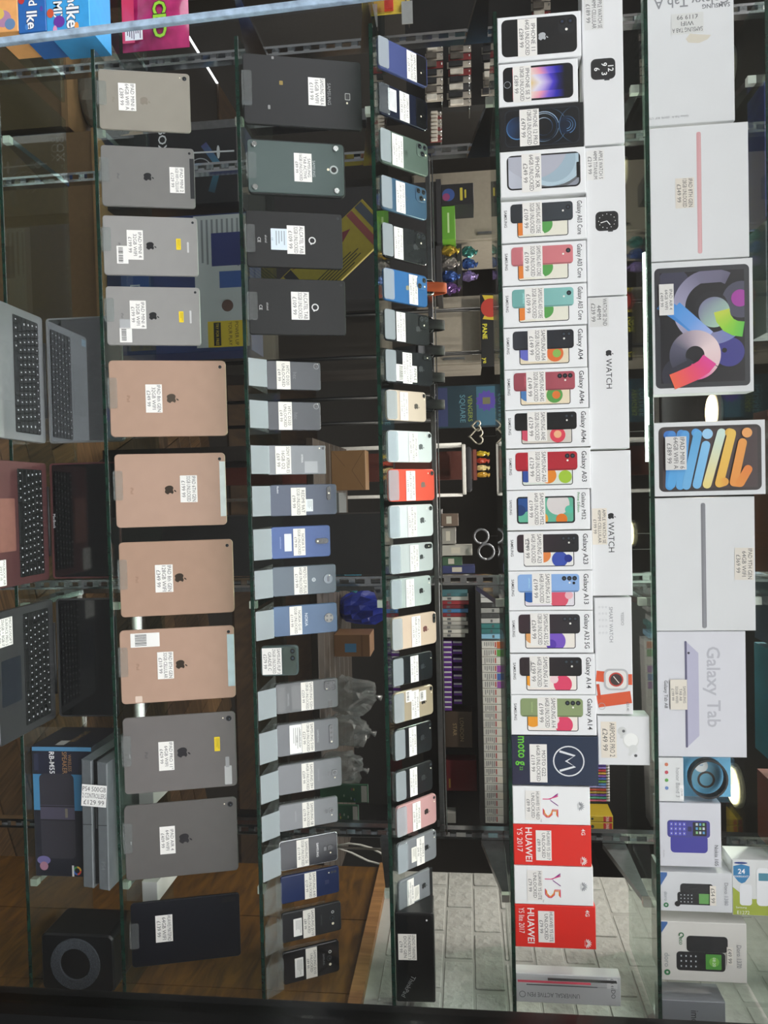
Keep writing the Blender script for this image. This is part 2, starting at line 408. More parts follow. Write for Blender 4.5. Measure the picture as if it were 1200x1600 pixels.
# ceiling lamps of the shop, seen ones and added ones
def downlight(P, label, watts=55):
    r = empty('ceiling_lamp', label, 'lamp', 'ceiling downlights', Matrix.Translation(P))
    V, F = slab_geo(-.085, -.085, .085, .085, -.02, .0, .085, .003, 8); mesh_obj('rim', V, F, M('d8d8d4', .4), r)
    V, F = slab_geo(-.07, -.07, .07, .07, -.027, -.0205, .07, .001, 8); mesh_obj('diffuser', V, F, LAMPM, r)
    ld = bpy.data.lights.new('lamp_light', 'SPOT'); ld.energy = watts; ld.color = (1, .95, .87); ld.spot_size = math.radians(165); ld.spot_blend = .5; ld.shadow_soft_size = .06
    lo = bpy.data.objects.new('lamp_light', ld); COL.objects.link(lo); lo.parent = r; lo.location = (0, 0, -.04)
LAMPM = emit('lamp_warm', (1, .78, .42), 7)
for k, (H, U) in enumerate(((975, 62), (978, 267))):
    P = at_z(H, U, CEIL - .002)
    downlight(P, 'round warm downlight glowing %s' % ('beside the large lettered tablet carton' if k == 0 else 'above the second white watch carton'))
for k, (x, y) in enumerate(((-.75, 2.12), (0, 2.12), (.4, 2.12), (-1.6, 3.1), (-.3, 3.3), (1.2, 3.1), (1.9, 4.3), (.3, 4.9))):  # unseen downlights, added to brighten the brick wall and shop interior
    downlight(Vector((x, y, CEIL - .002)), 'round warm downlight added unseen in the shop ceiling, %s' % ('over the small tablets', 'over the shelf middle', 'over the brick wall end', 'over the peg rack', 'over the white cabinets', 'over the books rack', 'over the far corner', 'over the far floor')[k], (45, 45, 38)[k] if k < 3 else 60)
for k, (x, y) in enumerate(((-.7, 4.3), (1.2, 5.6))):
    r = empty('strip_light', 'white fluorescent strip light on the shop ceiling, %s' % ('behind the tablets side', 'farther inside')[k], 'lamp', 'ceiling strip lights', Matrix.Translation((x, y, CEIL - .05)))
    box('housing', -.6, .6, -.05, .05, .02, .049, M('dadad6', .5), r)
    V, F = tube_geo([(-.57, 0, 0), (.57, 0, 0)], .016, 10); mesh_obj('tube', V, F, emit('strip_white', (.95, 1, .96), 9), r)
# ================================================================== DEVICES
def cam_block(root, w, h, style, dark='101214'):
    A = Art(2e-4)
    def lens(x, y, r, c='0a0b0d'):
        A.disc(x, y, r, '3c4046', 14); A.disc(x, y, r * .78, c, 14); A.disc(x + r * .2, y + r * .2, r * .2, '5a6878', 8)  # the small pale off-centre disc is a glint painted on the lens
    def flash(x, y, r): A.disc(x, y, r, 'fff6dd', 10)
    mod = None; k = w
    L = -w / 2
    if style == 'i8': mod = (L + .06 * k, h - .155 * k, .13 * k, .10 * k, .05 * k); lens(L + .125 * k, h - .105 * k, .048 * k); flash(L + .25 * k, h - .105 * k, .022 * k)
    elif style == 'i6': lens(L + .13 * k, h - .10 * k, .05 * k); flash(L + .26 * k, h - .10 * k, .022 * k)
    elif style == 'i8p': mod = (L + .06 * k, h - .16 * k, .30 * k, .11 * k, .055 * k); lens(L + .12 * k, h - .105 * k, .045 * k); lens(L + .28 * k, h - .105 * k, .045 * k)
    elif style == 'xr': mod = (L + .055 * k, h - .20 * k, .155 * k, .155 * k, .0775 * k); lens(L + .133 * k, h - .122 * k, .07 * k); flash(L + .133 * k, h - .30 * k, .018 * k)
    elif style == 'xs': mod = (L + .06 * k, h - .42 * k, .16 * k, .36 * k, .08 * k); lens(L + .14 * k, h - .14 * k, .055 * k); lens(L + .14 * k, h - .34 * k, .055 * k); flash(L + .14 * k, h - .24 * k, .022 * k)
    elif style == '2v': mod = (L + .05 * k, h - .47 * k, .42 * k, .42 * k, .11 * k); lens(L + .16 * k, h - .16 * k, .08 * k); lens(L + .16 * k, h - .36 * k, .08 * k); flash(L + .36 * k, h - .26 * k, .03 * k)
    elif style == '2d': mod = (L + .05 * k, h - .47 * k, .42 * k, .42 * k, .11 * k); lens(L + .16 * k, h - .16 * k, .085 * k); lens(L + .36 * k, h - .36 * k, .085 * k); flash(L + .36 * k, h - .15 * k, .03 * k)
    elif style == '3s': mod = (L + .05 * k, h - .48 * k, .43 * k, .43 * k, .11 * k); lens(L + .16 * k, h - .16 * k, .085 * k); lens(L + .16 * k, h - .37 * k, .085 * k); lens(L + .37 * k, h - .265 * k, .085 * k); flash(L + .38 * k, h - .13 * k, .03 * k)
    elif style == '3v': mod = (L + .06 * k, h - .62 * k, .19 * k, .52 * k, .095 * k); [lens(L + .155 * k, h - (.2 + .16 * j) * k, .06 * k) for j in range(3)]
    elif style == 'circ': mod = (-.16 * k, h - .46 * k, .32 * k, .32 * k, .16 * k); [lens(-.07 * k + (j % 2) * .14 * k, h - (.23 + .14 * (j // 2)) * k, .035 * k) for j in range(4)]
    elif style == 'circ2': mod = (-.17 * k, h - .46 * k, .34 * k, .34 * k, .17 * k); A.rect(-.1 * k, h - .33 * k, .1 * k, h - .25 * k, '3a4254', .04 * k); flash(-.12 * k, h - .24 * k, .02 * k)
    elif style == 'pill_v': mod = (-.09 * k, h - .5 * k, .18 * k, .44 * k, .09 * k); lens(0, h - .16 * k, .06 * k); lens(0, h - .3 * k, .05 * k); flash(0, h - .42 * k, .03 * k)
    elif style == 'pill_h': mod = (L + .3 * k, h - .3 * k, .42 * k, .13 * k, .065 * k); lens(L + .38 * k, h - .235 * k, .05 * k); flash(L + .5 * k, h - .235 * k, .03 * k); lens(L + .63 * k, h - .235 * k, .05 * k)
    elif style == 's_mid': mod = (-.1 * k, h - .36 * k, .2 * k, .2 * k, .05 * k); lens(0, h - .26 * k, .07 * k); A.rect(-.07 * k, h - .5 * k, .07 * k, h - .41 * k, '55585c', .02 * k); flash(.17 * k, h - .26 * k, .028 * k)
    elif style == 's10': mod = (-.3 * k, h - .32 * k, .6 * k, .15 * k, .05 * k); [lens((-.2 + .15 * j) * k, h - .245 * k, .045 * k) for j in range(3)]; flash(.23 * k, h - .245 * k, .03 * k)
    elif style == 's20': mod = (L + .07 * k, h - .48 * k, .32 * k, .40 * k, .07 * k); [lens(L + (.15 + .16 * (j % 2)) * k, h - (.18 + .17 * (j // 2)) * k, .045 * k) for j in range(4)]; flash(L + .33 * k, h - .40 * k, .02 * k)
    elif style == 'j5': lens(0, h - .33 * k, .085 * k); flash(.2 * k, h - .30 * k, .045 * k); A.ring(-.2 * k, h - .30 * k, .04 * k, .02 * k, 'd8d8d8')
    elif style == 'htc': lens(L + .15 * k, h - .16 * k, .075 * k); A.ring(L + .15 * k, h - .16 * k, .09 * k, .015 * k, '9a9ca0'); flash(L + .06 * k, h - .1 * k, .012 * k)
    elif style == 'sony': lens(L + .1 * k, h - .09 * k, .05 * k); flash(L + .1 * k, h - .22 * k, .025 * k)
    elif style == 'redmi': mod = (L + .08 * k, h - .34 * k, .45 * k, .14 * k, .07 * k); lens(L + .15 * k, h - .27 * k, .05 * k); flash(L + .3 * k, h - .27 * k, .03 * k); lens(L + .44 * k, h - .27 * k, .05 * k)
    elif style == 'a40': lens(L + .17 * k, h - .16 * k, .05 * k); lens(L + .17 * k, h - .28 * k, .05 * k); flash(L + .17 * k, h - .40 * k, .025 * k); A.rect(-.08 * k, h - .56 * k, .08 * k, h - .40 * k, '15204a', .02 * k)
    elif style == 'oppo': A.rect(-w / 2 + .03 * k, h - .52 * k, w / 2 - .03 * k, h - .05 * k, '0d0e12', .08 * k); lens(.02 * k, h - .2 * k, .05 * k); flash(.1 * k, h - .3 * k, .03 * k)
    elif style == 'pad': lens(L + .085 * k, h - .075 * k, .022 * k)
    elif style == 'padbig': lens(L + .09 * k, h - .085 * k, .038 * k); flash(L + .08 * k, h - .16 * k, .010 * k)
    if mod:
        x, y, a, b, r = mod
        o = slab('camera_bump', x, y, x + a, y + b, -.0005, .0016, M(dark, .25, 0, .05, 60, 0, .4), root, r, .0004, 4)
        for i in range(len(A.V)): A.V[i] = (A.V[i][0], A.V[i][1], A.V[i][2] + .0016)
    A.build('camera', root, True)
def device(name, label, cat, group, i, U0, U1, H1, lean, col, cam=None, thick=.008, lines=None, lab=None, logo=None, H0=None, y=None, metal=.55, rough=.32, rad=.1, paper='f1efeb', lift=.004, extra=None, frame=None, dark='101214', tall=None):
    """phone or tablet leaning on its stand; U0,U1 = where its base starts and ends along the shelf"""
    z = TOP[i] + lift + thick * math.sin(lean)
    if y is None:
        y = at_z(H0, (U0 + U1) / 2, z).y if H0 else YF + .02
    a = at(proj(Vector((0, y, z)))[0], 0, y)
    # positions along the shelf at depth y and height z
    def xat(U):
        lo, hi = -2.5, 2.5
        for _ in range(40):
            m = (lo + hi) / 2
            if proj(Vector((m, y, z)))[1] < U: lo = m
            else: hi = m
        return lo
    x0, x1 = xat(U0), xat(U1); w = x1 - x0
    P = Vector(((x0 + x1) / 2, y, z)); h = tall or solve_h(P, lean, H1)
    root = empty(name, label, cat, group, face_frame(P, lean))
    slab('body', -w / 2, 0, w / 2, h, -thick, 0, M(col, rough, metal, .03, 40), root, rad * w, .0012, 6)
    if frame: slab('frame', -w / 2 - .0008, -.0008, w / 2 + .0008, h + .0008, -thick + .001, -.0012, M(frame, .25, .9), root, rad * w, .0005, 6)
    if cam: cam_block(root, w, h, cam, dark)
    for it in logo or ():
        A = Art(1.4e-4)
        if it[0] == 'apple': apple(A, 0, h * it[1], w * it[2], it[3]); nm = 'logo'
        elif it[0] == 'text': A.text(it[1], w * it[2], h * it[3], w * it[4], it[5]); nm = 'lettering'
        elif it[0] == 'rect': A.rect(-w / 2 + w * it[1], h * it[2], -w / 2 + w * it[3], h * it[4], it[5], w * .01); A.V = [(a_, b_, c_ + 4e-5) for a_, b_, c_ in A.V]; nm = 'mark'
        elif it[0] == 'ring': A.ring(w * it[1], h * it[2], w * it[3], w * it[4], it[5]); nm = 'logo'
        elif it[0] == 'disc': A.disc(w * it[1], h * it[2], w * it[3], it[4]); nm = 'mark'
        A.V = [(a_, b_, c_ + 5e-5 * logo.index(it)) for a_, b_, c_ in A.V]; A.build(nm, root, True)
    if lines:
        fx_, fy_, fw_, fh_ = lab
        price_label(root, w * (fx_ - .5), h * fy_, w * fw_, h * fh_, lines, 9e-4, paper)
    if extra: extra(root, w, h)
    return root, w, h, P
def clip_stand(root, w, thick, lean, label, i, lipw=.36, liph=.017, mat=None, off=0.0, back=.5, h=.2):
    """clear easel: a lip in front of the base, a ledge under it, a back leg"""
    mat = mat or ACRYL
    R = root.matrix_world.copy()
    st = empty('acrylic_stand', label, 'stand', 'acrylic stands', R)
    x0, x1 = -w * lipw / 2 + off, w * lipw / 2 + off
    slab('lip', x0, -.0035, x1, liph, .0008, .0030, mat, st, .004, .0005, 3)
    slab('ledge', x0, -.0035, x1, -.0006, -thick - .004, .0006, ACRYL, st, 0, .0004)
    slab('back_leg', x0 * .8, -.0035, x1 * .8, h * back, -thick - .0065, -thick - .0042, ACRYL, st, .003, .0005, 3)
    return st
def mix_hex(c, k):
    v = [min(255, int(int(c[i:i + 2], 16) * k)) for i in (0, 2, 4)]; return '%02x%02x%02x' % tuple(v)
# ---------------------------------------------------------------- shelf 2: tablets
AG = '1d1e21'
def sticker(lines, fx_, fy_, fw_, fh_, paper='f1efeb', ink='4a4a4c', bars=False):
    def f(root, w, h):
        A = Art(7e-4); x0, y0, x1, y1 = w * (fx_ - .5 - fw_ / 2), h * (fy_ - fh_ / 2), w * (fx_ - .5 + fw_ / 2), h * (fy_ + fh_ / 2)
        A.rect(x0, y0, x1, y1, paper, .001)
        if not bars and len(lines) > 1: fake_lines(A, x0 + (x1 - x0) * .1, y0 + (y1 - y0) * .25, x1 - (x1 - x0) * .1, y1 - (y1 - y0) * .1, 4, mix_hex(paper, .72))
        if bars: barcode(A, x0 + .003, y0 + (y1 - y0) * .15, x1 - .003, y0 + (y1 - y0) * .55)
        for k, t in enumerate(lines): A.z = 7e-4 + STEP; A.text(t, (x0 + x1) / 2, y1 - (y1 - y0) * (k + .5) / len(lines) * (.35 if bars else 1), (y1 - y0) / len(lines) * (.35 if bars else .9), ink, fit=(x1 - x0) * .9)
        A.build('sticker', root)
    return f
def both(*fs):
    def f(*a):
        for g in fs: g(*a)
    return f
def topband(f0, f1, col, th=.03):
    def f(root, w, h): slab('antenna_band', w * (f0 - .5), h * (1 - th), w * (f1 - .5), h - .0006, -.004, .0005, M(col, .4), root, 0, .0003)
    return f
yel = lambda fx_, fy_: sticker(['', ''], fx_, fy_, .19, .05, 'f0d21c', '6a5a10')
IP = lambda c, y=.09: ('text', 'iPad', 0, y, .055, c)
TABS = [
 ('small champagne tablet next to the candy, price label £389.99', 107, 201, 297, 'a09b90', 'padbig', ['IPAD MINI 6', '64GB WIFI A', '£389 99'], (.45, .31, .46, .19), [('apple', .5, .17, '8b8378'), IP('8f887d', .16)], 154, None, .006),
 ('grey tablet with black top band, small label up high', 226, 321, 304, '868583', 'pad', ['IPAD MINI 2', '16GB WIFI + CELLULAR', '£129 99'], (.54, .81, .43, .16), [('apple', .5, .17, AG), IP('55575b', .18)], 158, topband(.17, .84, '26282b', .05), .007),
 ('grey small tablet with yellow sticker, beside the black banded one', 336, 429, 309, 'a3a2a0', 'pad', ['IPAD MINI 4', '32GB WIFI', '£199 99'], (.49, .335, .5, .17), [('apple', .5, .17, AG), IP('66686c', .17), ('rect', .42, .885, .6, .905, 'd8d8d8')], 161, both(sticker([], .66, .2, .3, .12, 'f0efec', bars=True), yel(.46, .795)), .007),
 ('grey small tablet with yellow sticker, beside the first rose gold tablet', 447, 539, 313, 'a3a2a0', 'pad', ['IPAD MINI 4', '32GB WIFI', '£199 99'], (.48, .335, .48, .17), [('apple', .5, .17, AG), IP('66686c', .17), ('rect', .4, .885, .62, .905, 'd8d8d8')], 166, both(sticker([], .83, .2, .25, .13, 'f0efec', bars=True), sticker([], .64, .2, .16, .12, 'aeb0b2'), yel(.51, .795)), .007),
 ('rose gold tablet priced £249.99, beside the small grey tablets', 563, 683, 354, 'c2a28e', 'pad', ['IPAD 8th GEN', '32GB WIFI', '£249 99'], (.5, .375, .37, .14), [('apple', .53, .155, '4b4238'), IP('a07c69', .16)], 171, None, .0075),
 ('rose gold tablet with white top band, label £199.99 above its emblem', 710, 825, 353, 'c6a693', 'pad', ['IPAD 6TH GEN', '32GB UNLOCKED', '£199 99'], (.49, .66, .37, .155), [('apple', .49, .155, '33291f'), IP('a07c69', .15)], 180, topband(.12, .88, 'dfe6e4', .055), .0075),
 ('rose gold tablet priced £349.99 with plain top', 848, 965, 365, 'bd9c87', 'pad', ['IPAD 8th GEN', '128GB WIFI', '£349 99'], (.5, .385, .37, .155), [('apple', .525, .155, '33291f'), IP('a07c69', .15)], 187, None, .0075),
 ('rose gold tablet priced £319.99 with barcode sticker and pale band', 986, 1101, 367, 'c3a28e', 'pad', ['IPAD 8TH GEN', '32GB CELLULAR', '£319 99'], (.5, .39, .37, .14), [('apple', .525, .155, '33291f'), IP('a07c69', .15), ('rect', .9, .12, .985, .18, 'e2cdbd')], 188, both(topband(.12, .84, 'c3d8dc', .065), sticker([''], .14, .22, .19, .25, 'f0efec', bars=True)), .0075),
 ('dark grey tablet with yellow sticker and scuffed top, £429.99', 1123, 1242, 369, '7b7775', 'padbig', ['IPAD PRO 11"', '64GB WIFI', '£429 99'], (.53, .375, .38, .135), [('apple', .525, .17, '232226'), IP('565458', .2), ('disc', -.015, .055, .006, 'dddddd'), ('disc', 0, .055, .006, 'dddddd'), ('disc', .015, .055, .006, 'dddddd'), ('rect', .72, .89, .97, .955, 'c9c9c9'), ('rect', .6, .90, .74, .935, 'a9a9ab')], 193, yel(.42, .83), .006),
 ('dark grey tablet priced £409.99 beside the scuffed one', 1260, 1377, 371, '6c6967', 'padbig', ['IPAD AIR 4', '64GB WIFI', '£409 99'], (.5, .375, .37, .135), [('apple', .53, .17, '232226'), ('disc', -.015, .055, .006, 'dddddd'), ('disc', 0, .055, .006, 'dddddd'), ('disc', .015, .055, .006, 'dddddd')], 195, None, .006),
 ('black tablet beside the wooden side panel', 1413, 1513, 375, '14161f', None, ['HUAWEI MATEPAD', '64GB WIFI', '£139 99'], (.43, .30, .42, .155), [('rect', .04, .84, .12, .96, '0b0c10')], 205, None, .0074)]
LEAN2 = math.radians(15)
for (lb, a, b, H1, c, cm, ln, lr, lg, H0, ex, th) in TABS:
    root, w, h, P = device('tablet', lb, 'tablet', 'tablets on the wide shelf', 2, a, b, H1, LEAN2, c, cm, th, ln, lr, lg, H0, None, .3, .36, .055, extra=ex, lift=.0045)
    clip_stand(root, w, th, LEAN2, 'clear easel under the ' + lb.split(',')[0].split(' with ')[0].split(' next ')[0].split(' priced ')[0] + {563: ' beside the small grey ones', 848: ' with plain top', 986: ' with barcode', 226: ' with black band', 336: ' by the banded one', 447: ' by the rose gold', 710: ' with white band', 1123: ' with scuffed top'}.get(a, ''), 2, .40, .017, None, -.012 if a != 1413 else .0, .5, h)
# ---------------------------------------------------------------- shelf 3: black tablets
LEAN3 = math.radians(17)
def screws(root, w, h):
    for sx in (-.41, .41):
        for sy in (.07, .92):
            V, F = slab_geo(-.0062, -.0062, .0062, .0062, 0, .0022, .0062, .0008, 5)
            mesh_obj('screw', [(x + sx * w, y + sy * h, z + .0012) for x, y, z in V], F, M('c8cccb', .2, .9), root)
    slab('rim', -w / 2 - .003, 0, w / 2 + .003, h + .003, -.0125, -.0025, M('16181a', .5), root, .011, .001)
T3 = [
 ('big dull black tablet with scratches by the glass edge', 82, 192, 565, '141517', None, ['SAMSUNG TAB A', '16GB WIFI', '£119 99'], (.48, .615, .40, .145), [('text', 'SAMSUNG', 0, .72, .07, '8f9092'), ('rect', .47, .855, .57, .90, 'a8a8a4'), ('rect', .48, .86, .56, .895, '08090a'), ('rect', .60, .865, .63, .88, 'fff4d8'), ('rect', .36, .30, .42, .33, '8f7a3c'), ('rect', .02, .24, .06, .26, '8d8d8d'), ('rect', .72, .20, .78, .22, '8d8d8d')], 380, None, .0085),
 ('rugged grey-green tablet with four corner screws', 217, 299, 537, '4a5957', None, ['SAMSUNG', 'TAB ACTIVE', '16GB UNLOCKED', '£89 99'], (.49, .57, .55, .185), [('text', 'SAMSUNG', 0, .685, .07, 'c6cccb'), ('disc', 0, .895, .085, 'b9bfbe'), ('disc', 0, .895, .055, '0b0c0d'), ('disc', .0, .835, .025, 'fff4d8')], 387, screws, .010),
 ('black tablet with blue-white regulatory sticker and ring emblem', 328, 416, 535, '0a0b0c', 'pad', ['ALCATEL TAB', '32GB UNLOCKED', '£109 99'], (.5, .51, .51, .185), [('ring', 0, .68, .055, .02, 'e4e4e4'), ('disc', .06, .668, .016, 'e4e4e4'), ('text', 'CE', .02, .13, .08, 'cfcfcf'), ('text', 'alcatel', 0, .2, .055, 'bdbdbd')], 385, sticker(['', '', '', '', '', 'CE'], .5, .335, .38, .17, 'd7e4ee', '5c7690'), .0085),
 ('plain black tablet with ring emblem beside the upright grey phones', 434, 522, 540, '0b0c0d', 'pad', ['ALCATEL TAB', '32GB UNLOCKED', '£109 99'], (.48, .525, .5, .185), [('ring', 0, .68, .055, .02, 'e4e4e4'), ('disc', .06, .668, .016, 'e4e4e4'), ('text', 'CE', .02, .12, .08, 'cfcfcf'), ('text', 'alcatel', 0, .19, .055, 'bdbdbd')], 389, None, .0085)]
for k, (lb, a, b, H1, c, cm, ln, lr, lg, H0, ex, th) in enumerate(T3):
    root, w, h, P = device('tablet', lb, 'tablet', 'black tablets on stands', 3, a, b, H1, LEAN3, c, cm, th, ln, lr, lg, H0, None, 0.0, .55, .05 if k != 1 else .06, extra=ex, lift=.007)
    clip_stand(root, w, th + (.004 if k == 1 else 0), LEAN3, 'clear easel under the ' + lb.split(' with ')[0].split(' beside ')[0] + (' by the grey phones' if k == 3 else ' with blue-white sticker' if k == 2 else ''), 3, .5, .018, None, 0, .5, h)
# ---------------------------------------------------------------- shelf 3: phones
P3 = [
 ('dark grey phone, the one nearer the black tablets, £49.99', 563, 608, 501, '4a4c52', 'htc', ['HTC D320', 'UNLOCKED', '£49 99'], (.5, .31, .98, .25), [('text', 'htc', 0, .52, .2, '6d6f75')], 410, 'W', None),
 ('dark grey phone next to the silver grey one', 627, 672, 501, '4a4c52', 'htc', ['HTC D320', 'UNLOCKED', '£49 99'], (.5, .33, .98, .25), [('text', 'htc', 0, .53, .2, '6d6f75')], 410, 'W', None),
 ('silver grey square-edged phone priced £69.99', 696, 742, 509, '7f8287', 'sony', ['SONY XPERIA E5', '16GB O2', '£69 99'], (.5, .25, .95, .27), [('text', 'XPERIA', -.05, .58, .09, 'dcdcdc'), ('rect', .55, .62, .95, .85, '9a9da1')], 415, 'W', None),
 ('tall slate phone with three-eyed camera pill and small corner print', 758, 807, 526, '4c5466', 'redmi', ['REDMI 9AT', '32GB UNLOCKED', '£99 99'], (.55, .42, .9, .22), [('text', 'Redmi', -.34, .12, .09, 'd9dde6')], 417, 'W', sticker(['', '', ''], .68, .58, .4, .11, 'e6ebee')),
 ('bright blue phone with gold-rimmed upright camera pill', 824, 874, 516, '40598f', 'pill_v', ['NOKIA 5.1', '32GB UNLOCKED', '£79 99'], (.5, .47, .85, .2), [('text', 'androidone', .0, .16, .08, '8ea2cf')], 418, 'W', sticker([''], .5, .28, .55, .12, 'dcdfe6')),
 ('slate phone with round camera and round emblem, £119.99', 887, 933, 525, '59646f', 'circ2', ['MOTO G7 PLUS', '64GB UNLOCKED', '£119 99'], (.5, .44, .95, .21), [('disc', 0, .645, .07, 'aeb6bd'), ('text', 'M', 0, .645, .1, '3d4650')], 419, 'W', None),
 ('mid blue phone with round grey camera', 949, 996, 527, '4d6585', 'circ', ['NOKIA G10', '32GB UNLOCKED', '£119 99'], (.5, .345, .95, .19), [('text', 'NOKIA', 0, .51, .14, 'dfe6ee')], 418, 'W', None),
 ('grey phone with four-lens block and chipped corner', 1070, 1117, 528, '5d5f61', 's20', ['SAMSUNG S20+', '128GB UNLOCKED', '£259 99'], (.5, .5, .95, .2), [('text', 'SAMSUNG', .05, .2, .09, '9a9b9d'), ('rect', .1, .03, .9, .15, '525456'), ('rect', .1, .25, .9, .39, '525456'), ('rect', .75, .84, .95, .90, '0a0a0b')], 422, 'W', None),
 ('grey phone with horizontal lens bar and two paper labels', 1134, 1184, 529, '66686c', 's10', ['SAMSUNG S10+', '128GB UNLOCKED', '£229 99'], (.5, .5, .93, .2), [('text', 'SAMSUNG', 0, .66, .09, 'a9abad')], 423, 'W', sticker(['SAMSUNG S10+', '128GB', '', ''], .5, .30, .9, .19, 'f3f2ef')),
 ('grey phone priced £209.99 with square lens', 1198, 1244, 534, '717377', 's_mid', ['SAMSUNG S9+', '64GB UNLOCKED', '£209 99'], (.5, .46, .95, .19), [('text', 'SAMSUNG', 0, .63, .09, '8d8f92')], 426, 'W', None),
 ('lighter grey phone priced £179.99 with square lens', 1260, 1301, 528, '7a7c80', 's_mid', ['SAMSUNG S8', '64GB UNLOCKED', '£179 99'], (.5, .49, .97, .2), [('text', 'SAMSUNG', 0, .28, .09, '95979a')], 430, 'W', None),
 ('glossy navy-black phone with bright silver rim', 1317, 1362, 527, '20222a', 's_mid', ['SAMSUNG S6', '32GB UNLOCKED', '£119 99'], (.5, .39, .95, .21), [('text', 'SAMSUNG', 0, .65, .11, 'e8e8e8')], 430, 'W', None),
 ('deep blue phone with two small lenses', 1372, 1414, 530, '222e54', 'a40', ['SAMSUNG A40', '64GB UNLOCKED', '£129 99'], (.5, .5, .97, .2), None, 432, 'C', None),
 ('dull black phone with two paper labels, priced £89.99', 1429, 1475, 533, '232427', 'j5', ['SAMSUNG J5/10', 'UNLOCKED', '£89 99'], (.5, .45, .95, .2), [('text', 'SAMSUNG', 0, .66, .08, '4a4b4d')], 434, 'C', sticker(['', '', '', ''], .55, .26, .6, .14, 'efeeeb')),
 ('gloss black phone with two paper labels beside the wood panel', 1490, 1540, 530, '0e0f12', 'j5', ['SAMSUNG J5/10', 'UNLOCKED', '£89 99'], (.5, .5, .95, .2), [('text', 'SAMSUNG', 0, .72, .08, '8a8b8d')], 434, 'C', sticker(['', '', '', ''], .55, .28, .6, .15, 'efeeeb'))]
LEANP = math.radians(27)
def ramp_stand(root, w, thick, label, milky, P):
    """bent acrylic stand: sloping ticket face in front, ledge, back leg"""
    x0, x1 = -w * .47, w * .47
    st = empty('ticket_stand', label, 'stand', 'bent ticket stands', Matrix.Translation(P))
    zt = TOP[3]; dz = P.z - zt; yf = YF + .004 - P.y
    # ticket face from the shelf edge up to the ledge
    def sheet(nm, pts, mat, t=.002):
        V = []
        for (y_, z_) in pts: V += [(x0, y_, z_), (x1, y_, z_)]
        n = len(pts)
        for (y_, z_) in pts: V += [(x0, y_ - t, z_ - t * .3), (x1, y_ - t, z_ - t * .3)]
        F = []
        for i in range(n - 1):
            a = 2 * i; b = 2 * n + 2 * i
            F += [[a, a + 1, a + 3, a + 2], [b, b + 2, b + 3, b + 1], [a, a + 2, b + 2, b], [a + 1, b + 1, b + 3, a + 3]]
        F += [[0, 2 * n, 2 * n + 1, 1], [2 * n - 2, 2 * n - 1, 4 * n - 1, 4 * n - 2]]
        return mesh_obj(nm, V, F, mat, st)
    top_y = -.016
    sheet('ticket_face', [(yf, -dz + .002), (top_y, .006)], MILKY if milky else ACRYL)
    sheet('ledge', [(top_y + .003, .003), (top_y + .003, -.007), (thick * .8 + .006, -.0075 - thick * .5)], ACRYL, .0015)
    sheet('back_leg', [(thick + .013, -.012), (thick + .013 + .10 * math.sin(LEANP), .085)], ACRYL, .002)
    sheet('foot', [(yf + .004, -dz + .0015), (.10, -dz + .0015)], ACRYL, .0012)
    return st
for (lb, a, b, H1, c, cm, ln, lr, lg, H0, st, ex) in P3:
    gl = lb.startswith(('gloss', 'deep'))
    root, w, h, P = device('smartphone', lb, 'phone', 'phones on ticket stands', 3, a, b, H1, LEANP, c, cm, .0082, ln, lr, lg, None, YF + .055, .1 if not gl else .0, .38 if not gl else .14, .09 if cm != 'sony' else .03, 'ece8e1', .022, ex, 'c4c7ca' if 'silver rim' in lb else None, dark={'circ': '8d8a86', 'circ2': '7d8894', 'pill_v': '2e3138', 's_mid': c, 's10': '55575b'}.get(cm, '1a1c20'))
    ramp_stand(root, w, .0082, 'bent %s stand under the %s' % ('pale ticket' if st == 'W' else 'clear acrylic', lb.split(',')[0].split(' with ')[0].split(' priced')[0].replace('the one nearer the black tablets', '') + {563: ' near the black tablets', 1070: ' with four lenses', 1134: ' with lens bar', 1198: ' with square lens', 887: ' with round emblem', 1429: ' by the wood panel phone'}.get(a, '')), st == 'W', P)
# folded clamshell phone
def flip():
    y = YF + .02; z = TOP[3] + .001
    P0, P1 = at(409, 1011, y), at(409, 1057, y); w = P1.x - P0.x; P = Vector(((P0.x + P1.x) / 2, y, z)); lean = math.radians(8)
    h = solve_h(P, lean, 466)
    r = empty('folding_phone', 'short folded grey-green clamshell phone behind a white label', 'phone', 'phones on ticket stands', face_frame(P, lean))
    z0 = P.z
    slab('lower_half', -w / 2, .0035, w / 2, h, -.008, 0, M('50605f', .3, .3), r, .008, .001)
    slab('upper_half', -w / 2, .0035, w / 2, h, -.016, -.0085, M('4a5a59', .3, .3), r, .008, .001)
    slab('cover_display', -w * .47, h * .60, w * .47, h - .004, 0, .0006, M('4a5550', .15), r, .005, .0002)
    A = Art(9e-4)
    for k in (0, 1): A.disc(-w * .33 + k * w * .24, h * .86, w * .085, '0b0d0e', 14); A.disc(-w * .33 + k * w * .24, h * .86, w * .04, '33404a', 10)
    A.build('camera', r, True)
    price_label(r, 0, h * .33, w * .9, h * .5, ['SAMSUNG FLIP 3', '256GB UNLOCKED', 'GRADE C', '£279 99'], 5e-4)
flip()
